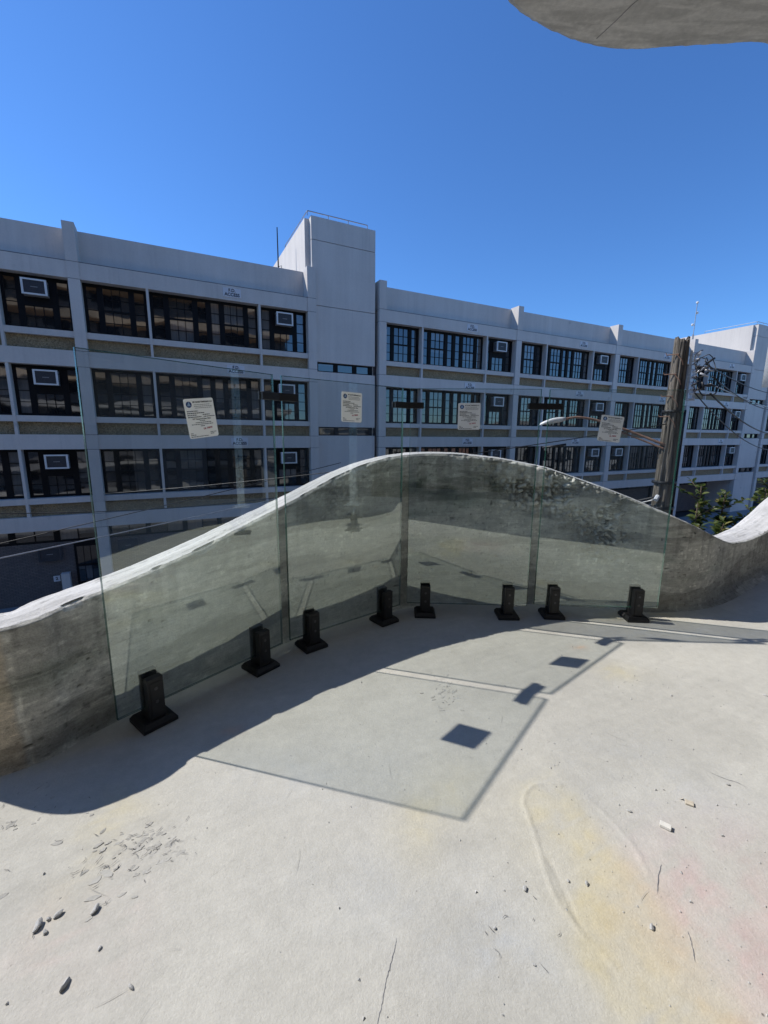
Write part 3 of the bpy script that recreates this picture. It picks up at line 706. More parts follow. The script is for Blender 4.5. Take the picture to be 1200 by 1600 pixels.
for z in np.arange(.4, 2.35, .1):
    hl.box(-.0305, .0305, -.008, .008, z - .008, z + .008); hl.box(-.008, .008, -.0305, .0305, z - .008, z + .008)
hl.build('punched_holes', M['groove'], sh)

# hanging plastic sheet at the right margin
mb = MB(); nxs, nzs = 14, 12; a = np.array([2.078, 2.432]); b = np.array([2.75, 1.95]); dd = (b - a); nn_ = np.array([-dd[1], dd[0]]) / np.linalg.norm(dd)
v = [];
for i in range(nxs):
    for j in range(nzs):
        u_ = i / (nxs - 1); z = 1.17 + (2.40 - 1.17) * j / (nzs - 1); q = a + dd * u_ + nn_ * (.02 * math.sin(u_ * 9) * (1 - j / nzs))
        v.append((q[0], q[1], z + .01 * math.sin(u_ * 7) * (j == 0)))
mb.add(v, [(i * nzs + j, (i + 1) * nzs + j, (i + 1) * nzs + j + 1, i * nzs + j + 1) for i in range(nxs - 1) for j in range(nzs - 1)])
o = mb.build('plastic_sheet', M['sheet'], smooth=True); sm = o.modifiers.new('thick', 'SOLIDIFY'); sm.thickness = .002
tag(o, 'pale dusty plastic sheet hanging at the right edge of the picture', 'plastic sheet')

# ------------------------------------------------------------------ school building across the street
YAW = R_(26.672); DST = 24.; GZ = -7.2
UV = np.array([math.cos(YAW), math.sin(YAW), 0]); NV = np.array([-math.sin(YAW), math.cos(YAW), 0])
def Lw(x, y, z): p = UV * x + NV * (DST + y); return (p[0], p[1], z + GZ)
school = tag(empty('school_building', Lw(20, 0, 0), YAW), 'long grey concrete school building with three rows of dark windows', 'building')
def lo(x, y, z): return (x - 20, y, z)             # building-local -> child location
T_, J_, PT = 16.925, 15.353, 16.85
BT = [(J_, 14.671), (11.65, 10.975), (7.966, 7.308), (4.262, 3.607)]   # beams: top, bottom
ROW = [(12.48, 14.671), (8.79, 10.975), (5.10, 7.308)]                # windows: sill top, head
RAIL = [(12.216, 12.48), (8.526, 8.79), (4.836, 5.10)]
COLS = [(-24.35, -23.9), (-13.85, -13.40), (-3.40, -2.954), (7.298, 7.771), (11.64, 12.106), (22.354, 22.82), (32.98, 33.52), (43.75, 44.25), (54.43, 54.9), (58.77, 59.24), (69.5, 69.97)]
BAYS = [(1, 2), (2, 3), (4, 5), (5, 6), (6, 7), (7, 8), (9, 10)]
def box_child(name, m, x0, x1, y0, y1, z0, z1, parent=school, bevel=0.):
    return MB().box(0, x1 - x0, y0, y1, 0, z1 - z0).build(name, m, parent, lo(x0, 0, z0), bevel=bevel)
for ci, (a, b) in enumerate(COLS):
    if ci == 0: continue
    mb = MB(); wd = b - a
    mb.box(.006, wd - .006, -.03, .42, 0, 14.64, 1); 
    zz = [0, 3.60, 4.27, 7.30, 7.97, 10.97, 11.655, 14.665, 15.36]
    for z0, z1 in zip(zz[:-1], zz[1:]): mb.box(0, wd, -.045, .41, z0 + .012, z1 - .012)
    mb.box(0, wd, -.045, .72, 15.372, T_); mb.box(.006, wd - .006, -.03, .42, 14.64, 15.38, 1)
    mb.build('column', [M['facade'], M['groove']], school, lo(a, 0, 0))
def frame_spec(kind, wd, ht):
    def sd(a, b): return (a * wd, b * wd, [(.11, ht - .13, 1, 4)])
    def dh(a, b): return (a * wd, b * wd, [(.11, ht / 2 - .04, 3, 2), (ht / 2 + .04, ht - .13, 3, 2)])
    if kind == 'small': return [sd(.05, .205), dh(.30, .70), sd(.795, .95)]
    if kind == 'ac': return [sd(.05, .205), (.30 * wd, .70 * wd, [(.11, ht * .44, 3, 2)]), sd(.795, .95)]
    return [sd(.03, .115), dh(.165, .37), sd(.42, .495), sd(.545, .62), dh(.67, .855), sd(.905, .98)]
FC = {}; PC = {}
def pane_mesh(wd, ht):
    k = (round(wd, 2), round(ht, 2))
    if k not in PC: PC[k] = MB().box(0, wd, 0, .008, 0, ht).mesh('pane', M['pane'])
    return PC[k]
def window(kind, x0, wd, z0, ht, y=.42):
    key = (kind, round(wd, 2), round(ht, 2)); spec = frame_spec(kind, wd, ht)
    if key not in FC:
        mb = MB(); xs = 0
        for (a, b, ops) in spec:
            mb.box(xs, a, 0, .10, 0, ht); z = 0
            for (c, d, nc, nr) in ops:
                mb.box(a, b, .005, .10, z, c); z = d
                for k in range(1, nc): xx = a + (b - a) * k / nc; mb.box(xx - .014, xx + .014, .025, .06, c, d)
                for k in range(1, nr): q = c + (d - c) * k / nr; mb.box(a, b, .027, .058, q - .014, q + .014)
            mb.box(a, b, .005, .10, z, ht); xs = b
        mb.box(xs, wd, 0, .10, 0, ht)
        FC[key] = mb.mesh('window', M['frame'])
    o = obj('window', FC[key], school, lo(x0, y, z0))
    for (a, b, ops) in spec:
        for (c, d, nc, nr) in ops: obj('pane', pane_mesh(b - a, d - c), o, (a, .06, c), (R_(random.uniform(-.35, .35)), 0, R_(random.uniform(-.35, .35))))
    return o
BN = ['bay at the left picture edge', 'bay left of the stair tower', 'first bay right of the stair tower', 'second bay right of the stair tower', 'bay beside the utility pole', 'bay left of the far stair tower', 'beyond the far stair tower']
RN = ['top', 'middle', 'bottom']
# air conditioner meshes
acm = [MB().box(-.43, .43, .03, .55, -.31, .31).mesh('casing', M['acside']),
       MB().box(-.44, .44, -.02, .06, -.32, -.255).box(-.44, .44, -.02, .06, .255, .32).box(-.44, -.365, -.02, .06, -.255, .255).box(.365, .44, -.02, .06, -.255, .255).mesh('front_bezel', M['white']),
       None, None]
gb = MB().box(-.365, .365, .01, .05, -.255, .255)
for k in range(9): gb.box(-.36, .36, .0, .012, -.235 + k * .055, -.215 + k * .055)
acm[2] = gb.mesh('grille', M['acgrille'])
acm[3] = MB().box(-.12, .12, -.004, .004, -.012, .012).mesh('badge', M['acside'])
lvb = MB()
for s in (-1, 1):
    for k in range(6): lvb.box(s * .43 - .006, s * .43 + .006, .14, .46, -.23 + k * .08, -.20 + k * .08)
lvm = lvb.mesh('side_louvre', M['acgrille'])
DKB = acm[1].copy(); DKB.materials.clear(); DKB.materials.append(M['acgrille'])
def ac(x, z, label, y=0.02, dark=False):
    r = tag(empty('air_conditioner', Lw(x, y, z), YAW), label, 'air conditioner', 'window air conditioners in the school windows')
    for nm, me in zip(('casing', 'front_bezel', 'grille', 'badge'), acm): obj(nm, DKB if dark and nm == 'front_bezel' else me, r)
    obj('side_louvre', lvm, r)
    return r
LETT = text_mesh('F.D.\nACCESS', .205, M['ink'], .007, .002)
SGM = MB().box(-.43, .43, -.012, .012, -.21, .21).mesh('access_sign', M['sign'])
for bi, (ca, cb_) in enumerate(BAYS):
    x0, x1 = COLS[ca][1], COLS[cb_][0]; bw = x1 - x0; ma, mbx = x0 + bw * .2505, x0 + bw * .7495
    for k, (zt, zb) in enumerate(BT):
        MB().box(0, bw, 0, .55 if k else .75, 0, zt - zb).build('beam', M['facade'], school, lo(x0, 0, zb))
    box_child('parapet', M['facade'], x0, x1, .70, .78, J_ - .005, PT)
    box_child('joint_shade_strip', M['groove'], x0, x1, -.004, .3, J_ + .001, J_ + .03)  # added dark strip standing in for the shade line above the beam
    for r in range(3):
        z0, z1 = ROW[r]
        tb = BT[r + 1][0]
        for mx in (ma, mbx): MB().box(-.055, .055, .01, .42, 0, z1 - tb).build('mullion', M['facade'], school, lo(mx, 0, tb))
        for (a, b, kd) in ((x0, ma - .055, 'small'), (ma + .055, mbx - .055, 'wide'), (mbx + .055, x1, 'ac')):
            kind = kd
            if kd == 'small' and bi == 4 and r == 2: kind = 'ac'
            window(kind, a, b - a, z0, z1 - z0)
            box_child('sill_rail', M['facade'], a, b, .03, .44, RAIL[r][0], RAIL[r][1])
            box_child('spandrel_panel', M['agg'], a, b, .24, .40, tb - .005, RAIL[r][0] - .002)
            if kind == 'ac' and bi < 6:
                cx = (a + b) / 2
                if kd == 'ac': ac(cx, 14.13 - 3.69 * r, 'white window air conditioner, %s window row, %s' % (RN[r], BN[bi]))
                else: ac(cx, 14.13 - 3.69 * r, 'white air conditioner right of the lamp arm, bottom window row, beside the utility pole')
        if 0 < bi < 6:
            zc_ = (BT[r][0] + BT[r][1]) / 2 + .02
            s = obj('access_sign', SGM, None, Lw(x0 + 6.35, -.015, zc_), (0, 0, YAW))
            tag(s, 'white F.D. ACCESS sign above %s window row, %s' % (RN[r], BN[bi]), 'sign', 'fire department access signs on the school beams')
            obj('lettering', LETT, s, (0, -.0135, 0), (R_(90), 0, 0))
# stair towers
def tower(x0, x1, xf):
    box_child('tower_block', M['facade'], x0, x1, .45, 10.5, 0, 19.45)
    for z0, z1 in ((0, 4.30), (4.82, 8.0), (8.5, 11.57), (12.1, 15.055), (15.085, 18.34), (18.37, 19.5)):
        box_child('tower_panel', M['facade'], xf, x1 - .04, .10, .45 - .003, z0, z1)
    for z0, z1 in ((4.30, 4.82), (8.0, 8.5), (11.57, 12.1)):
        wd = x1 - .04 - xf - .15
        mb = MB().box(0, wd, .1, .14, 0, z1 - z0).box(0, wd, 0, .1, 0, .07).box(0, wd, 0, .1, z1 - z0 - .07, z1 - z0)
        for k in range(4): xx = [0, .325, .65, .93][k] * wd; mb.box(xx, xx + .07 * wd, 0, .1, .07, z1 - z0 - .07)
        o = mb.build('window', M['frame'], school, lo(xf + .05, .27, z0))
        for k in range(3): obj('pane', pane_mesh(.255 * wd, z1 - z0 - .14), o, ([.07, .395, .72][k] * wd - .02, .06, .07))
    # roof rail
    mb = MB(); zt = 19.72
    mb.tube([(x0 + .1 - 20, 5, 19.5), (x0 + .1 - 20, 5, zt), (x0 + .1 - 20, .4, zt), (x0 + .1 - 20, .2, zt), (x1 - .5 - 20, .2, zt), (x1 - .5 - 20, .2, 19.5)], .025, 6)
    for k in range(4): xx = x0 + .1 + (x1 - x0 - .6) * k / 3 - 20; mb.tube([(xx, .2, 19.5), (xx, .2, zt)], .02, 6)
    mb.build('roof_rail', M['rail'], school)
tower(7.36, 11.45, 7.62); tower(54.5, 58.6, 54.76)
# ground floor
for bi, (ca, cb_) in enumerate(BAYS):
    x0, x1 = COLS[ca][1], COLS[cb_][0]; bw = x1 - x0
    dp = .45 if bi < 4 else 2.6
    box_child('brick_wall', M['brick'], x0, x1, dp, dp + .25, 0, 2.93)
    # transom lights under the beam
    n = 6
    for k in range(n):
        a = x0 + bw * k / n; wd = bw / n
        mb = MB().box(0, wd, .08, .12, 0, .68).box(0, wd, 0, .08, 0, .09).box(0, wd, 0, .08, .60, .68).box(0, .12, 0, .08, .09, .60).box(wd - .12, wd, 0, .08, .09, .60).box(wd / 2 - .02, wd / 2 + .02, .01, .06, .09, .60)
        o = mb.build('transom_window', M['frame'], school, lo(a, dp, 2.93))
        for q in range(2): obj('pane', pane_mesh(wd / 2 - .14, .51), o, (.12 + q * (wd / 2 - .10), .05, .09))
# door, cabinet and plaque in the left bay
mb = MB().box(0, 1.0, 0, .06, 0, 2.9)
dr_ = mb.build('door', M['frame'], school, lo(-4.45, .37, 0))
for (z0, z1) in ((1.75, 2.65), (.9, 1.65)):
    for k in range(3): obj('pane', pane_mesh(.25, z1 - z0), dr_, (.1 + k * .28, -.006, z0))
box_child('cabinet', M['facade'], -5.06, -4.72, .18, .449, .2, 1.42)
pl = MB().box(-.13, .13, -.01, .01, -.14, .14).build('plaque', M['sign'], school, lo(-5.28, .435, 1.15))
obj('numeral', text_mesh('2', .2, M['ink'], .006, .002), pl, (0, -.012, 0), (R_(90), 0, 0))
ac(-5.40, 2.40, 'dark air conditioner set in the ground floor brick wall, left of the door', .30, True)
ac(-2.2, 2.50, 'dim air conditioner in the ground floor just right of the leftmost grey column', .30, True)
# roof and core
MB().box(-34.0, 50.0, .96, 12, 0, 1.0).build('roof_deck', M['roof'], school, (0, 0, 15.2))
MB().box(-34.0, 50.0, 3.0, 12, 0, 15.2).build('building_core', M['groove'], school, (0, 0, 0))
MB().box(-34.0, 50.0, .55, 3.0, 0, 11.5).build('floor_core', M['groove'], school, (0, 0, 3.7))
# roof masts
mb = MB().tube([(0, 0, 0), (0, 0, 3.6)], [.05, .03], 6).tube([(0, 0, 1.5), (.18, 0, 1.6), (.2, 0, 1.3)], .02, 6)
o = tag(mb.build('roof_antenna', M['cable'], None, Lw(6.5, 3, 16.2), (0, 0, YAW)), 'thin dark antenna mast on the roof left of the stair tower', 'antenna')
wm = tag(empty('weather_mast', Lw(48.8, 3, 16.2), YAW), 'thin roof mast with small white weather instruments', 'mast')
MB().tube([(-.12, 0, 0), (-.12, 0, 2.2)], .03, 6).tube([(.12, 0, 0), (.12, 0, 2.2)], .03, 6).tube([(0, 0, 1.6), (0, 0, 5.2)], .035, 6).build('pole', M['rail'], wm)
for z, x in ((5.25, 0), (4.3, .18), (3.1, -.35)):
    q = MB().lathe([(.03, -.12), (.12, -.05), (.13, .06), (.04, .12)], 10, (x, 0, z))
    if x: q.tube([(0, 0, z), (x, 0, z)], .02, 6)
    q.build('instrument', M['white'], wm)

# ------------------------------------------------------------------ street
mb = MB().add([(-900, -900, 0), (900, -900, 0), (900, 900, 0), (-900, 900, 0)], [(0, 1, 2, 3)])
struct(mb.build('ground', M['asphalt'], None, (0, 0, GZ - .16)))
sw = MB(); sw.box(-60, 90, -5.0, 0.6, -.3, 0.)
struct(sw.build('far_pavement', M['pavement'], None, Lw(0, 0, 0), (0, 0, YAW)))
sw = MB(); sw.box(-60, 90, -27, -18.0, -.3, -.002)
struct(sw.build('near_pavement', M['pavement'], None, Lw(0, 0, 0), (0, 0, YAW)))

# ------------------------------------------------------------------ own building and neighbours behind the camera (mirrored in the windows)
ap = tag(empty('apartment_building', Lw(-3, -28, 0), YAW), 'apartment building with pale concrete balcony bands mirrored in the school windows', 'building')
def apb(name, m, x0, x1, y0, y1, z0, z1): return MB().box(x0 + 3, x1 + 3, y0 + 28, y1 + 28, z0, z1).build(name, m, ap)
apb('wall', M['groove'], -24, 12.8, -40, -27.4, 0, 23.5)
for fl, z in enumerate((1.9, 4.6, 10.2, 13.0, 15.8, 18.6, 21.4)):
    mb = MB(); v = []; f = []; xs = np.linspace(-24, 12.8, 60)
    for x in xs:
        yf = -25.1 + .75 * math.sin(x * .42 + fl * 1.3) + (-.5 if fl < 2 else 0); hh = .22 + .12 * math.sin(x * .55 + fl)
        v += [(x + 3, -27.39 + 28, z), (x + 3, yf + 28, z), (x + 3, yf + 28, z + .3 + hh), (x + 3, yf + 27.85, z + .3 + hh), (x + 3, yf + 27.85, z + .28), (x + 3, -27.39 + 28, z + .28)]
    for i in range(len(xs) - 1):
        for j in range(6): a = i * 6; f.append((a + j, a + (j + 1) % 6, a + 6 + (j + 1) % 6, a + 6 + j))
    mb.add(v, f); mb.build('balcony_band', M['lightconc'] if fl < 3 else M['tanband'], ap)
for fl in range(8):
    for k in range(8):
        xx = -22.5 + k * 4.2; apb('window', M['frame'], xx, xx + 2.2, -27.42, -27.36, .8 + fl * 2.8, 2.6 + fl * 2.8)
nb = [(17.5, 30, 9.2, (.55, .53, .48), 'cream house mirrored in the right hand school windows'), (30.6, 45, 8.0, (.45, .25, .19), 'red brick house mirrored in the right hand school windows'), (45.6, 75, 10.0, (.58, .58, .57), 'pale long house mirrored in the far right school windows')]
for i, (a, b, hh, c_, lb) in enumerate(nb):
    r = tag(empty('row_house', Lw((a + b) / 2, -29, 0), YAW), lb, 'house')
    hw = (b - a) / 2
    MB().box(-hw, hw, -8, 2, 0, hh).build('wall', plain_conc('house_wall', c_), r)
    MB().box(-hw - .1, hw + .1, 1.6, 2.3, hh - .5, hh + .2).build('cornice', M['lightconc'], r)
    for fl in range(3):
        for k in range(int((b - a) / 2.4)):
            xx = -hw + .8 + k * 2.4; MB().box(xx, xx + 1.1, 1.98, 2.06, 1 + fl * 2.9, 2.7 + fl * 2.9).build('window', M['frame'], r)

# ------------------------------------------------------------------ utility pole
pole = tag(empty('utility_pole', (4.41, 6.67, GZ)), 'weathered wooden utility pole standing in front of the school', 'pole')
nz, na = 170, 56
zz = np.linspace(0, 9.52, nz); th = np.linspace(0, 2 * np.pi, na, endpoint=False)
ZZ, TH = np.meshgrid(zz, th, indexing='ij')
rad = np.interp(ZZ, [0, 5.5, 7.1, 8.5, 9.52], [.18, .156, .141, .114, .097])
gr = fbm(TH * 8.5 + .5 * fbm(ZZ * 1.3, TH * 0, 307, 3), ZZ * .55, 301, 5, .65); gr2 = fbm(np.cos(TH) * 9 + np.sin(TH) * 3 + 20, ZZ * .4 + np.sin(TH) * 4, 303, 4)
rad = rad - .026 * sstep(.5, .62, gr) * (.5 + gr2) + .008 * (fbm(TH * 9, ZZ * 3, 305, 3) - .5)
rad[:, -1] = rad[:, -1]
topz = ZZ.copy(); topz[-1] += .09 * (vn(TH[-1] * 2.3, TH[-1] * 0, 311) - .3)
topz[-2] += .04 * (vn(TH[-1] * 2.3, TH[-1] * 0, 311) - .3)
PPo = np.stack([rad * np.cos(TH), rad * np.sin(TH), topz], -1)
mb = MB(); v = [tuple(p) for p in PPo.reshape(-1, 3)]
f = [(i * na + j, i * na + (j + 1) % na, (i + 1) * na + (j + 1) % na, (i + 1) * na + j) for i in range(nz - 1) for j in range(na)]
v.append((0, 0, 9.44)); f += [((nz - 1) * na + j, (nz - 1) * na + (j + 1) % na, len(v) - 1) for j in range(na)]
mb.add(v, f); mb.build('timber', M['wood'], pole, smooth=True)
vw = Vector((-.55, -.835, 0)); rt = Vector((.835, -.55, 0))
for z in (9.30, 9.02, 8.70, 8.40):
    q = MB(); a = Vector((0, 0, z)) - rt * .08 + vw * .1
    q.tube([a + rt * .06, a - rt * .09, a - rt * .10 + Vector((0, 0, .03))], .008, 6)
    q.tube([a + rt * .03 + vw * .05, a + rt * .11 + vw * .05 + Vector((0, 0, -.10)), a + rt * .13 + vw * .03 + Vector((0, 0, -.16))], .006, 6)
    q.build('step_bolt', M['rust'], pole)
for z in (8.48, 7.4, 7.0):
    rr_ = float(np.interp(z, [7.1, 8.5], [.17, .14])) + .004; MB().lathe([(rr_, z - .02), (rr_ + .006, z), (rr_, z + .02)], 24).build('strap', M['cable'], pole)
def PL(x, y, z): return (x - 4.41, y - 6.67, z - GZ)
# insulator rack on the right-hand side
rk = MB()
rk.box(.12, .15, -.03, .03, 8.65, 9.35); ro_ = rk.build('insulator_rack', M['steel'], pole, rot=(0, 0, R_(-33)))
for z in (9.26, 9.02, 8.84, 8.70):
    MB().lathe([(.03, -.05), (.045, -.04), (.028, -.012), (.028, .012), (.045, .04), (.03, .05)], 12, (.21, 0, z)).tube([(.14, 0, z - .06), (.25, 0, z - .06)], .008, 5).tube([(.14, 0, z + .06), (.25, 0, z + .06)], .008, 5).build('spool', M['ceramic'], ro_)
rl = random.Random(5)
for k in range(9):
    c = Vector((rl.uniform(4.52, 4.74), rl.uniform(6.32, 6.5), rl.uniform(1.55, 2.0))); q = []
    a0 = rl.uniform(0, 6); rx, rz = rl.uniform(.03, .14), rl.uniform(.05, .17)
    for i in range(14):
        t = a0 + i * rl.uniform(.3, .42); q.append(PL(c.x + rt.x * rx * math.cos(t), c.y + rt.y * rx * math.cos(t) + .03 * math.sin(3 * t), c.z + rz * math.sin(t)))
    MB().tube(q, rl.choice([.005, .006, .009]), 6).build('cable_loop', M['cable'], pole, smooth=True)
for k in range(7):
    p = Vector((rl.uniform(4.52, 4.75), rl.uniform(6.33, 6.48), rl.uniform(1.56, 2.02))); d = Vector((rl.uniform(-.3, 1), 0, rl.uniform(-.5, .2))).normalized() * .06
    MB().tube([PL(*(p - d)), PL(*(p + d))], .014, 8).build('splice_connector', M['ceramic'] if k % 2 else M['cable'], pole, smooth=True)
# service riser cables on the pole
for k, dx in enumerate((.13, .155)):
    MB().tube([(rt.x * dx, rt.y * dx, z) for z in np.arange(0.1, 8.6, .4)], .012, 6).build('riser_cable', M['cable'], pole, smooth=True)
# lower cable bundle at left
MB().tube([PL(4.27, 6.58, -.02), PL(4.05, 6.75, -.12), PL(3.6, 7.1, -.36), PL(2.6, 7.9, -.7)], .012, 6).build('guy_cable', M['cable'], pole)
MB().tube([PL(4.27, 6.58, -.06), PL(4.0, 6.8, -.2), PL(3.5, 7.2, -.42), PL(2.6, 7.9, -.8)], .010, 6).build('guy_cable', M['wirelit'], pole)
MB().tube([PL(4.27, 6.56, -.01), PL(4.22, 6.53, -.07)], .035, 8).build('cable_clamp', M['ceramic'], pole)

# street light
sl_ = tag(empty('street_light', (4.30, 6.62, .75)), 'white cobra head street light on a curved rusty arm', 'street light')
def SLp(p): return (p[0] - 4.30, p[1] - 6.62, p[2] - .75)
A1 = [(4.40, 6.60, .73), (4.293, 6.632, .786), (4.021, 6.8, .92), (3.717, 6.914, 1.048), (3.4, 7.02, 1.158), (3.163, 7.075, 1.199), (3.05, 7.10, 1.192), (2.943, 7.116, 1.168)]
A1s = crspline(np.array([A1[0]] + A1 + [A1[-1]]), 6)
MB().tube([SLp(p) for p in A1s] + [SLp(A1[-1])], .019, 8).build('arm', M['rust'], sl_, smooth=True)
MB().tube([SLp(p) for p in [(4.40, 6.59, .66), (4.298, 6.628, .722), (4.027, 6.797, .856), (3.745, 6.93, .985), (3.62, 6.95, 1.065)]], .013, 8).build('brace', M['rust'], sl_, smooth=True)
hd = MB(); ax = Vector((2.591 - 2.963, 7.198 - 7.116, 1.085 - 1.168)); s0 = Vector((2.963, 7.116, 1.166)); ln = ax.length; axn = ax.normalized(); sdv = axn.cross(Vector((0, 0, 1))).normalized(); upv = sdv.cross(axn)
v = []; f = []; st_ = [(0, .035, .035, .0), (.06, .045, .05, .0), (.12, .05, .055, .005), (.2, .062, .055, .008), (.27, .085, .042, .01), (.33, .09, .034, .008), (.385, .07, .026, .0), (.405, .03, .012, -.004)]
for (d, w_, h_, of) in st_:
    for j in range(14):
        t = 2 * math.pi * j / 14; cy, cz = math.cos(t), math.sin(t)
        v.append(SLp(s0 + axn * d + sdv * (w_ * math.copysign(abs(cy) ** .7, cy)) + upv * (h_ * (math.copysign(abs(cz) ** .7, cz) * (1 if cz > 0 else .55)) + of)))
for i in range(len(st_) - 1):
    for j in range(14): f.append((i * 14 + j, i * 14 + (j + 1) % 14, (i + 1) * 14 + (j + 1) % 14, (i + 1) * 14 + j))
f += [tuple(range(14))[::-1], tuple(range((len(st_) - 1) * 14, len(st_) * 14))]
hd.add(v, f).build('lamp_head', M['lamp'], sl_, smooth=True)

# ------------------------------------------------------------------ overhead wires
def wire(a, b, sag, r, m, label, n=24):
    a, b = Vector(a), Vector(b)
    P = [a.lerp(b, i / n) + Vector((0, 0, -4 * sag * (i / n) * (1 - i / n))) for i in range(n + 1)]
    o = Vector(a); mb = MB().tube([p - o for p in P], r, 6)
    return tag(mb.build('overhead_wire', m, None, a, smooth=True), label, 'wire', 'overhead wires')
def ext(a, b, k): a, b = Vector(a), Vector(b); return tuple(a + (b - a) * k)
WR = [((4.62, 6.41, 1.935), (9.172, 10.577, 2.207), .06, .009, 'cable', 'topmost black cable running right from the utility pole'),
      ((4.70, 6.35, 1.75), (9.203, 10.55, 1.893), .08, .009, 'cable', 'second cable down, running right from the utility pole'),
      ((4.69, 6.36, 1.655), (9.216, 10.539, 1.70), .02, .009, 'wirelit', 'pale wire running right from the utility pole'),
      ((4.70, 6.35, 1.52), (9.249, 10.51, 1.412), .10, .013, 'cable', 'thick black cable sagging right from the utility pole'),
      ((4.55, 6.46, 1.54), (9.264, 10.497, 1.26), .16, .009, 'cable', 'lowest black cable running right from the utility pole')]
for a, b, sg, r, m, lb in WR: wire(a, ext(a, b, 2.2), sg * 4, r, M[m], lb)
wire((4.30, 6.62, 1.09), (-6, 9.0, -.4), .12, .008, M['cable'], 'black wire running left behind the lamp head')
MB_ = MB().tube([(3.0, 7.10, .76), (2.66, 7.25, .70)], .018, 8)
tag(MB_.build('wire_splice', M['cable'], None, smooth=True), 'dark splice on the wire under the lamp head', 'splice')
wire(ext((-3.885, 5.212, -.466), (-4.106, 4.375, -.43), 4), ext((-4.106, 4.375, -.43), (-2.869, 6.929, -.392), 2.2), .03, .007, M['wirelit'], 'sunlit thin wire crossing the brick wall at far left')
wire((-7.2, 6.2, -.30), (-.5, 10.8, -.30), .27, .008, M['cable'], 'upper dark wire crossing the lowest grey beam at left')
wire((-7.5, 5.9, -1.15), (-1.0, 9.8, .25), .03, .008, M['cable'], 'lower dark wire slanting over the lowest grey beam at left')

# ------------------------------------------------------------------ street tree
def leaf_add(mb, p, d, up, ln, wd):
    d = d.normalized(); s = d.cross(up)
    if s.length < 1e-3: s = d.cross(Vector((1, 0, 0)))
    s.normalize(); n = s.cross(d)
    a = p; tip = p + d * ln - n * ln * .18
    v = [a, p + d * ln * .3 + s * wd * .48 + n * wd * .14, p + d * ln * .65 + s * wd * .42 + n * wd * .08 - n * ln * .05, tip, p + d * ln * .65 - s * wd * .42 + n * wd * .08 - n * ln * .05, p + d * ln * .3 - s * wd * .48 + n * wd * .14, p + d * ln * .35, p + d * ln * .68 - n * ln * .06]
    mb.add(v, [(0, 1, 6), (1, 2, 7, 6), (2, 3, 7), (0, 6, 5), (6, 7, 4, 5), (7, 3, 4)])
def tree(base, tops, label, seed, low):
    rl = random.Random(seed); t = tag(empty('street_tree', base), label, 'tree')
    B = Vector(base); fork = Vector((B.x + .05, B.y, low))
    tr = MB(); lv = MB()
    tr.tube([(0, 0, 0), (.03, 0, (low - B.z) * .5), tuple(fork - B)], [.13, .10, .075], 10)
    def sprig(p, q, n, size):
        d = (q - p)
        for i in range(n):
            f_ = (i + .5) / n; c = p.lerp(q, f_)
            for sgn in (-1, 1):
                aa = rl.uniform(0, 6.28); o = Vector((math.cos(aa), math.sin(aa), rl.uniform(-.35, .9)))
                leaf_add(lv, c + o * .01 - B, (o + d.normalized() * .45), Vector((rl.uniform(-.8, .8), rl.uniform(-.8, .8), 1)), size * rl.uniform(.7, 1.25), size * .58)
    for T in tops:
        T = Vector(T); m = fork.lerp(T, .55) + Vector((rl.uniform(-.12, .12), rl.uniform(-.12, .12), -.08))
        pts = [fork - B, fork.lerp(m, .5) - B, m - B, m.lerp(T, .5) + Vector((0, 0, .03)) - B, T - B]
        tr.tube([tuple(p) for p in pts], [.05, .035, .022, .013, .004], 7)
        sprig(m, T, 20, .078)
        for k in range(8):
            f_ = rl.uniform(.15, .95); s = m.lerp(T, f_); e = s + Vector((rl.uniform(-.16, .16), rl.uniform(-.16, .16), rl.uniform(.0, .16)))
            tr.tube([tuple(s - B), tuple(e - B)], [.008, .003], 5); sprig(s, e, 8, .07)
        for k in range(4):
            f_ = rl.uniform(.3, 1.); s = fork.lerp(m, f_); e = s + Vector((rl.uniform(-.6, .6), rl.uniform(-.6, .6), rl.uniform(-.3, .15)))
            tr.tube([tuple(s - B), tuple(e - B)], [.012, .004], 5); sprig(s, e, 9, .085)
    tr.build('trunk', M['bark'], t, smooth=True); lv.build('crown', M['leaf'], t)
tree((3.9, 4.95, GZ), [(3.60, 4.80, .36), (3.55, 4.75, .18), (3.80, 4.69, .27), (4.05, 4.70, .02), (3.67, 4.52, -.10), (3.32, 4.50, -.04), (3.9, 4.9, -.1)], 'leafy green street tree rising behind the dip in the wall', 3, -1.3)
tree((5.0, 5.5, GZ), [(4.57, 5.06, .30), (4.85, 5.3, .35), (4.75, 5.0, .1)], 'second leafy tree showing at the right picture edge above the wall', 9, -1.2)

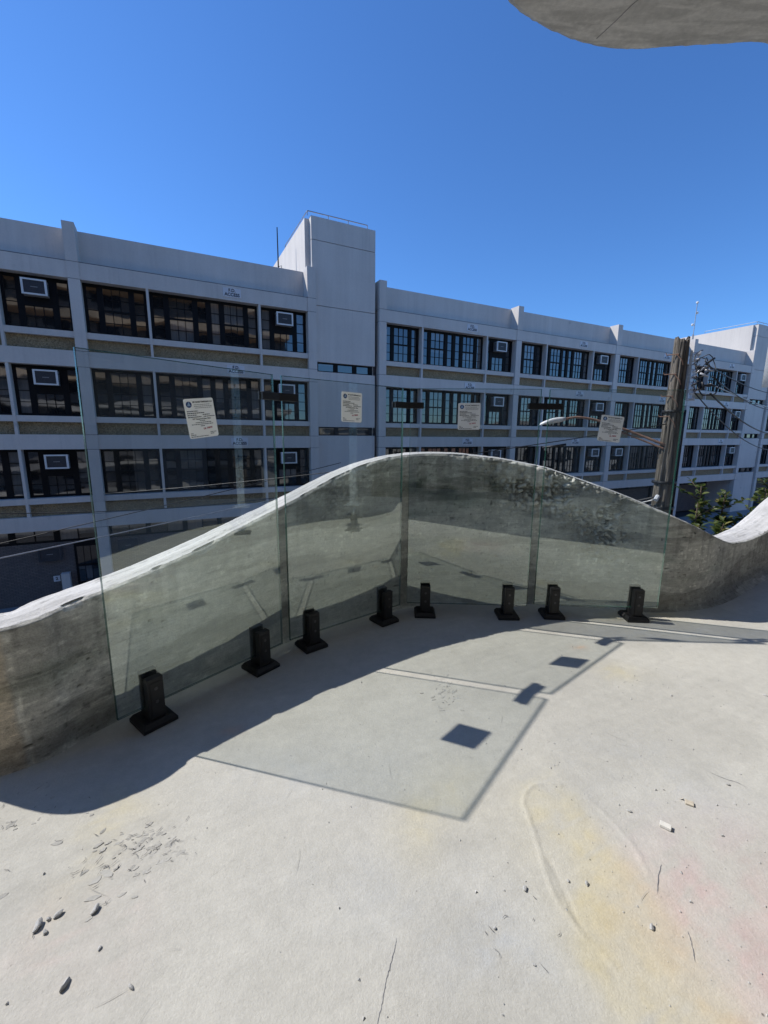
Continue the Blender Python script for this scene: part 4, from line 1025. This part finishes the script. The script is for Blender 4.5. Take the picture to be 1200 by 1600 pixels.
# ------------------------------------------------------------------ debris on the floor
def rock(seed, fl=.6):
    bm = bmesh.new(); bmesh.ops.create_icosphere(bm, subdivisions=2, radius=1.)
    r = random.Random(seed); ax = [Vector((r.uniform(-1, 1), r.uniform(-1, 1), r.uniform(-1, 1))).normalized() for _ in range(9)]; dd = [r.uniform(.55, .85) for _ in ax]
    for v in bm.verts:
        for a, d in zip(ax, dd):
            k = v.co.dot(a)
            if k > d: v.co -= a * (k - d)
        v.co *= 1 + r.uniform(-.04, .04); v.co.z *= fl
    me = bpy.data.meshes.new('rock'); bm.to_mesh(me); bm.free(); me.materials.append(M['rubble']); return me
RK = [rock(s, f_) for s, f_ in ((1, .55), (2, .7), (3, .5), (4, .65))]
DB = [((-.632, .633), .016, (1.3, .75), 'largest concrete chip lying at lower left of the floor'), ((-.612, .623), .009, (1, .8), 'small chip touching the largest concrete chip at lower left'), ((-.609, .652), .0115, (1.3, .7), 'elongated concrete chip just right of the largest chip'),
      ((-.622, .644), .007, (1, .9), 'tiny chip between the two biggest chips at lower left'), ((-.545, .661), .013, (1.3, .8), 'lone concrete chip right of the chip cluster, under the rough patch'), ((-.52, .548), .0125, (1.5, .6), 'long dark concrete sliver near the lower left corner'),
      ((-.497, .599), .006, (1.2, .8), 'small pebble between chip cluster and sliver at lower left'), ((-.41, .546), .0075, (1.5, .6), 'thin sliver lying on the floor near bottom left'), ((.29, .705), .0095, (1., .9), 'round pebble left of the yellow stained trowel mark'),
      ((.505, .639), .0098, (1.1, .8), 'pebble on the yellow stain at lower right'), ((.385, .722), .006, (1, .8), 'left one of two pebbles on the yellow trowel mark'), ((.42, .716), .0075, (1.2, .8), 'right one of two pebbles on the yellow trowel mark'),
      ((.604, .888), .0075, (1.3, .8), 'small pebble left of the white block'), ((.782, .826), .0065, (1, .8), 'small pebble right of the white block'), ((.911, .972), .0078, (1.2, .8), 'pebble at right below the short floor crack'),
      ((.212, .636), .0055, (1, .9), 'dark pebble in the grey patch at bottom centre'), ((.266, .581), .0045, (1, .9), 'tiny pebble near the bottom centre of the floor'), ((1.355, 1.365), .009, (1.4, .8), 'dark chip at the right picture edge on the sunlit floor'), ((1.02, 1.36), .006, (1.2, .8), 'small pebble on the sunlit floor at far right')]
for i, ((x, y), s, (a, b), lb) in enumerate(DB):
    o = obj('concrete_chip', RK[i % 4], None, (x, y, s * .27), (random.uniform(-.2, .2), random.uniform(-.2, .2), random.uniform(0, 6.28))); o.scale = (s * a * .66, s * b * .66, s * .66)
    tag(o, lb, 'debris', 'concrete chips on the balcony floor')
o = MB().box(-.0115, .0115, -.007, .007, 0, .007).build('white_block', M['chipwhite'], None, (.665, .846, .001), (0, 0, R_(-38)), bevel=.001); tag(o, 'small white rectangular block lying on the floor at right', 'debris')
o = MB().box(-.009, .009, -.007, .007, 0, .004).add([(-.02, .004, .0), (-.012, .012, .0), (-.013, .004, .004)], [(0, 1, 2)]).build('wood_chip', M['chipwood'], None, (.767, .911, .001), (0, 0, R_(-30)), bevel=.001); tag(o, 'tan wood chip lying on the floor beyond the white block', 'debris')
gm = MB(); tet = [(-1, -.6, 0), (1, -.5, 0), (0, 1, 0), (.1, .1, .9)]
for i in range(420):
    x, y = random.uniform(-1.2, 1.9), random.uniform(.5, 1.9)
    if random.random() < .45: x, y = random.gauss(.75, .35), random.gauss(.85, .3)
    s = random.choice([.0012, .0016, .002, .003]) * random.uniform(.7, 1.2); a = random.uniform(0, 6.28); c_, s_ = math.cos(a), math.sin(a)
    gm.add([(x + s * (p[0] * c_ - p[1] * s_), y + s * (p[0] * s_ + p[1] * c_), .001 + s * p[2]) for p in tet], [(0, 1, 3), (1, 2, 3), (2, 0, 3), (2, 1, 0)])
g = gm.build('floor_grit', M['rubble']); g['kind'] = 'stuff'; g['label'] = 'fine concrete grit scattered over the balcony floor'; g['category'] = 'grit'
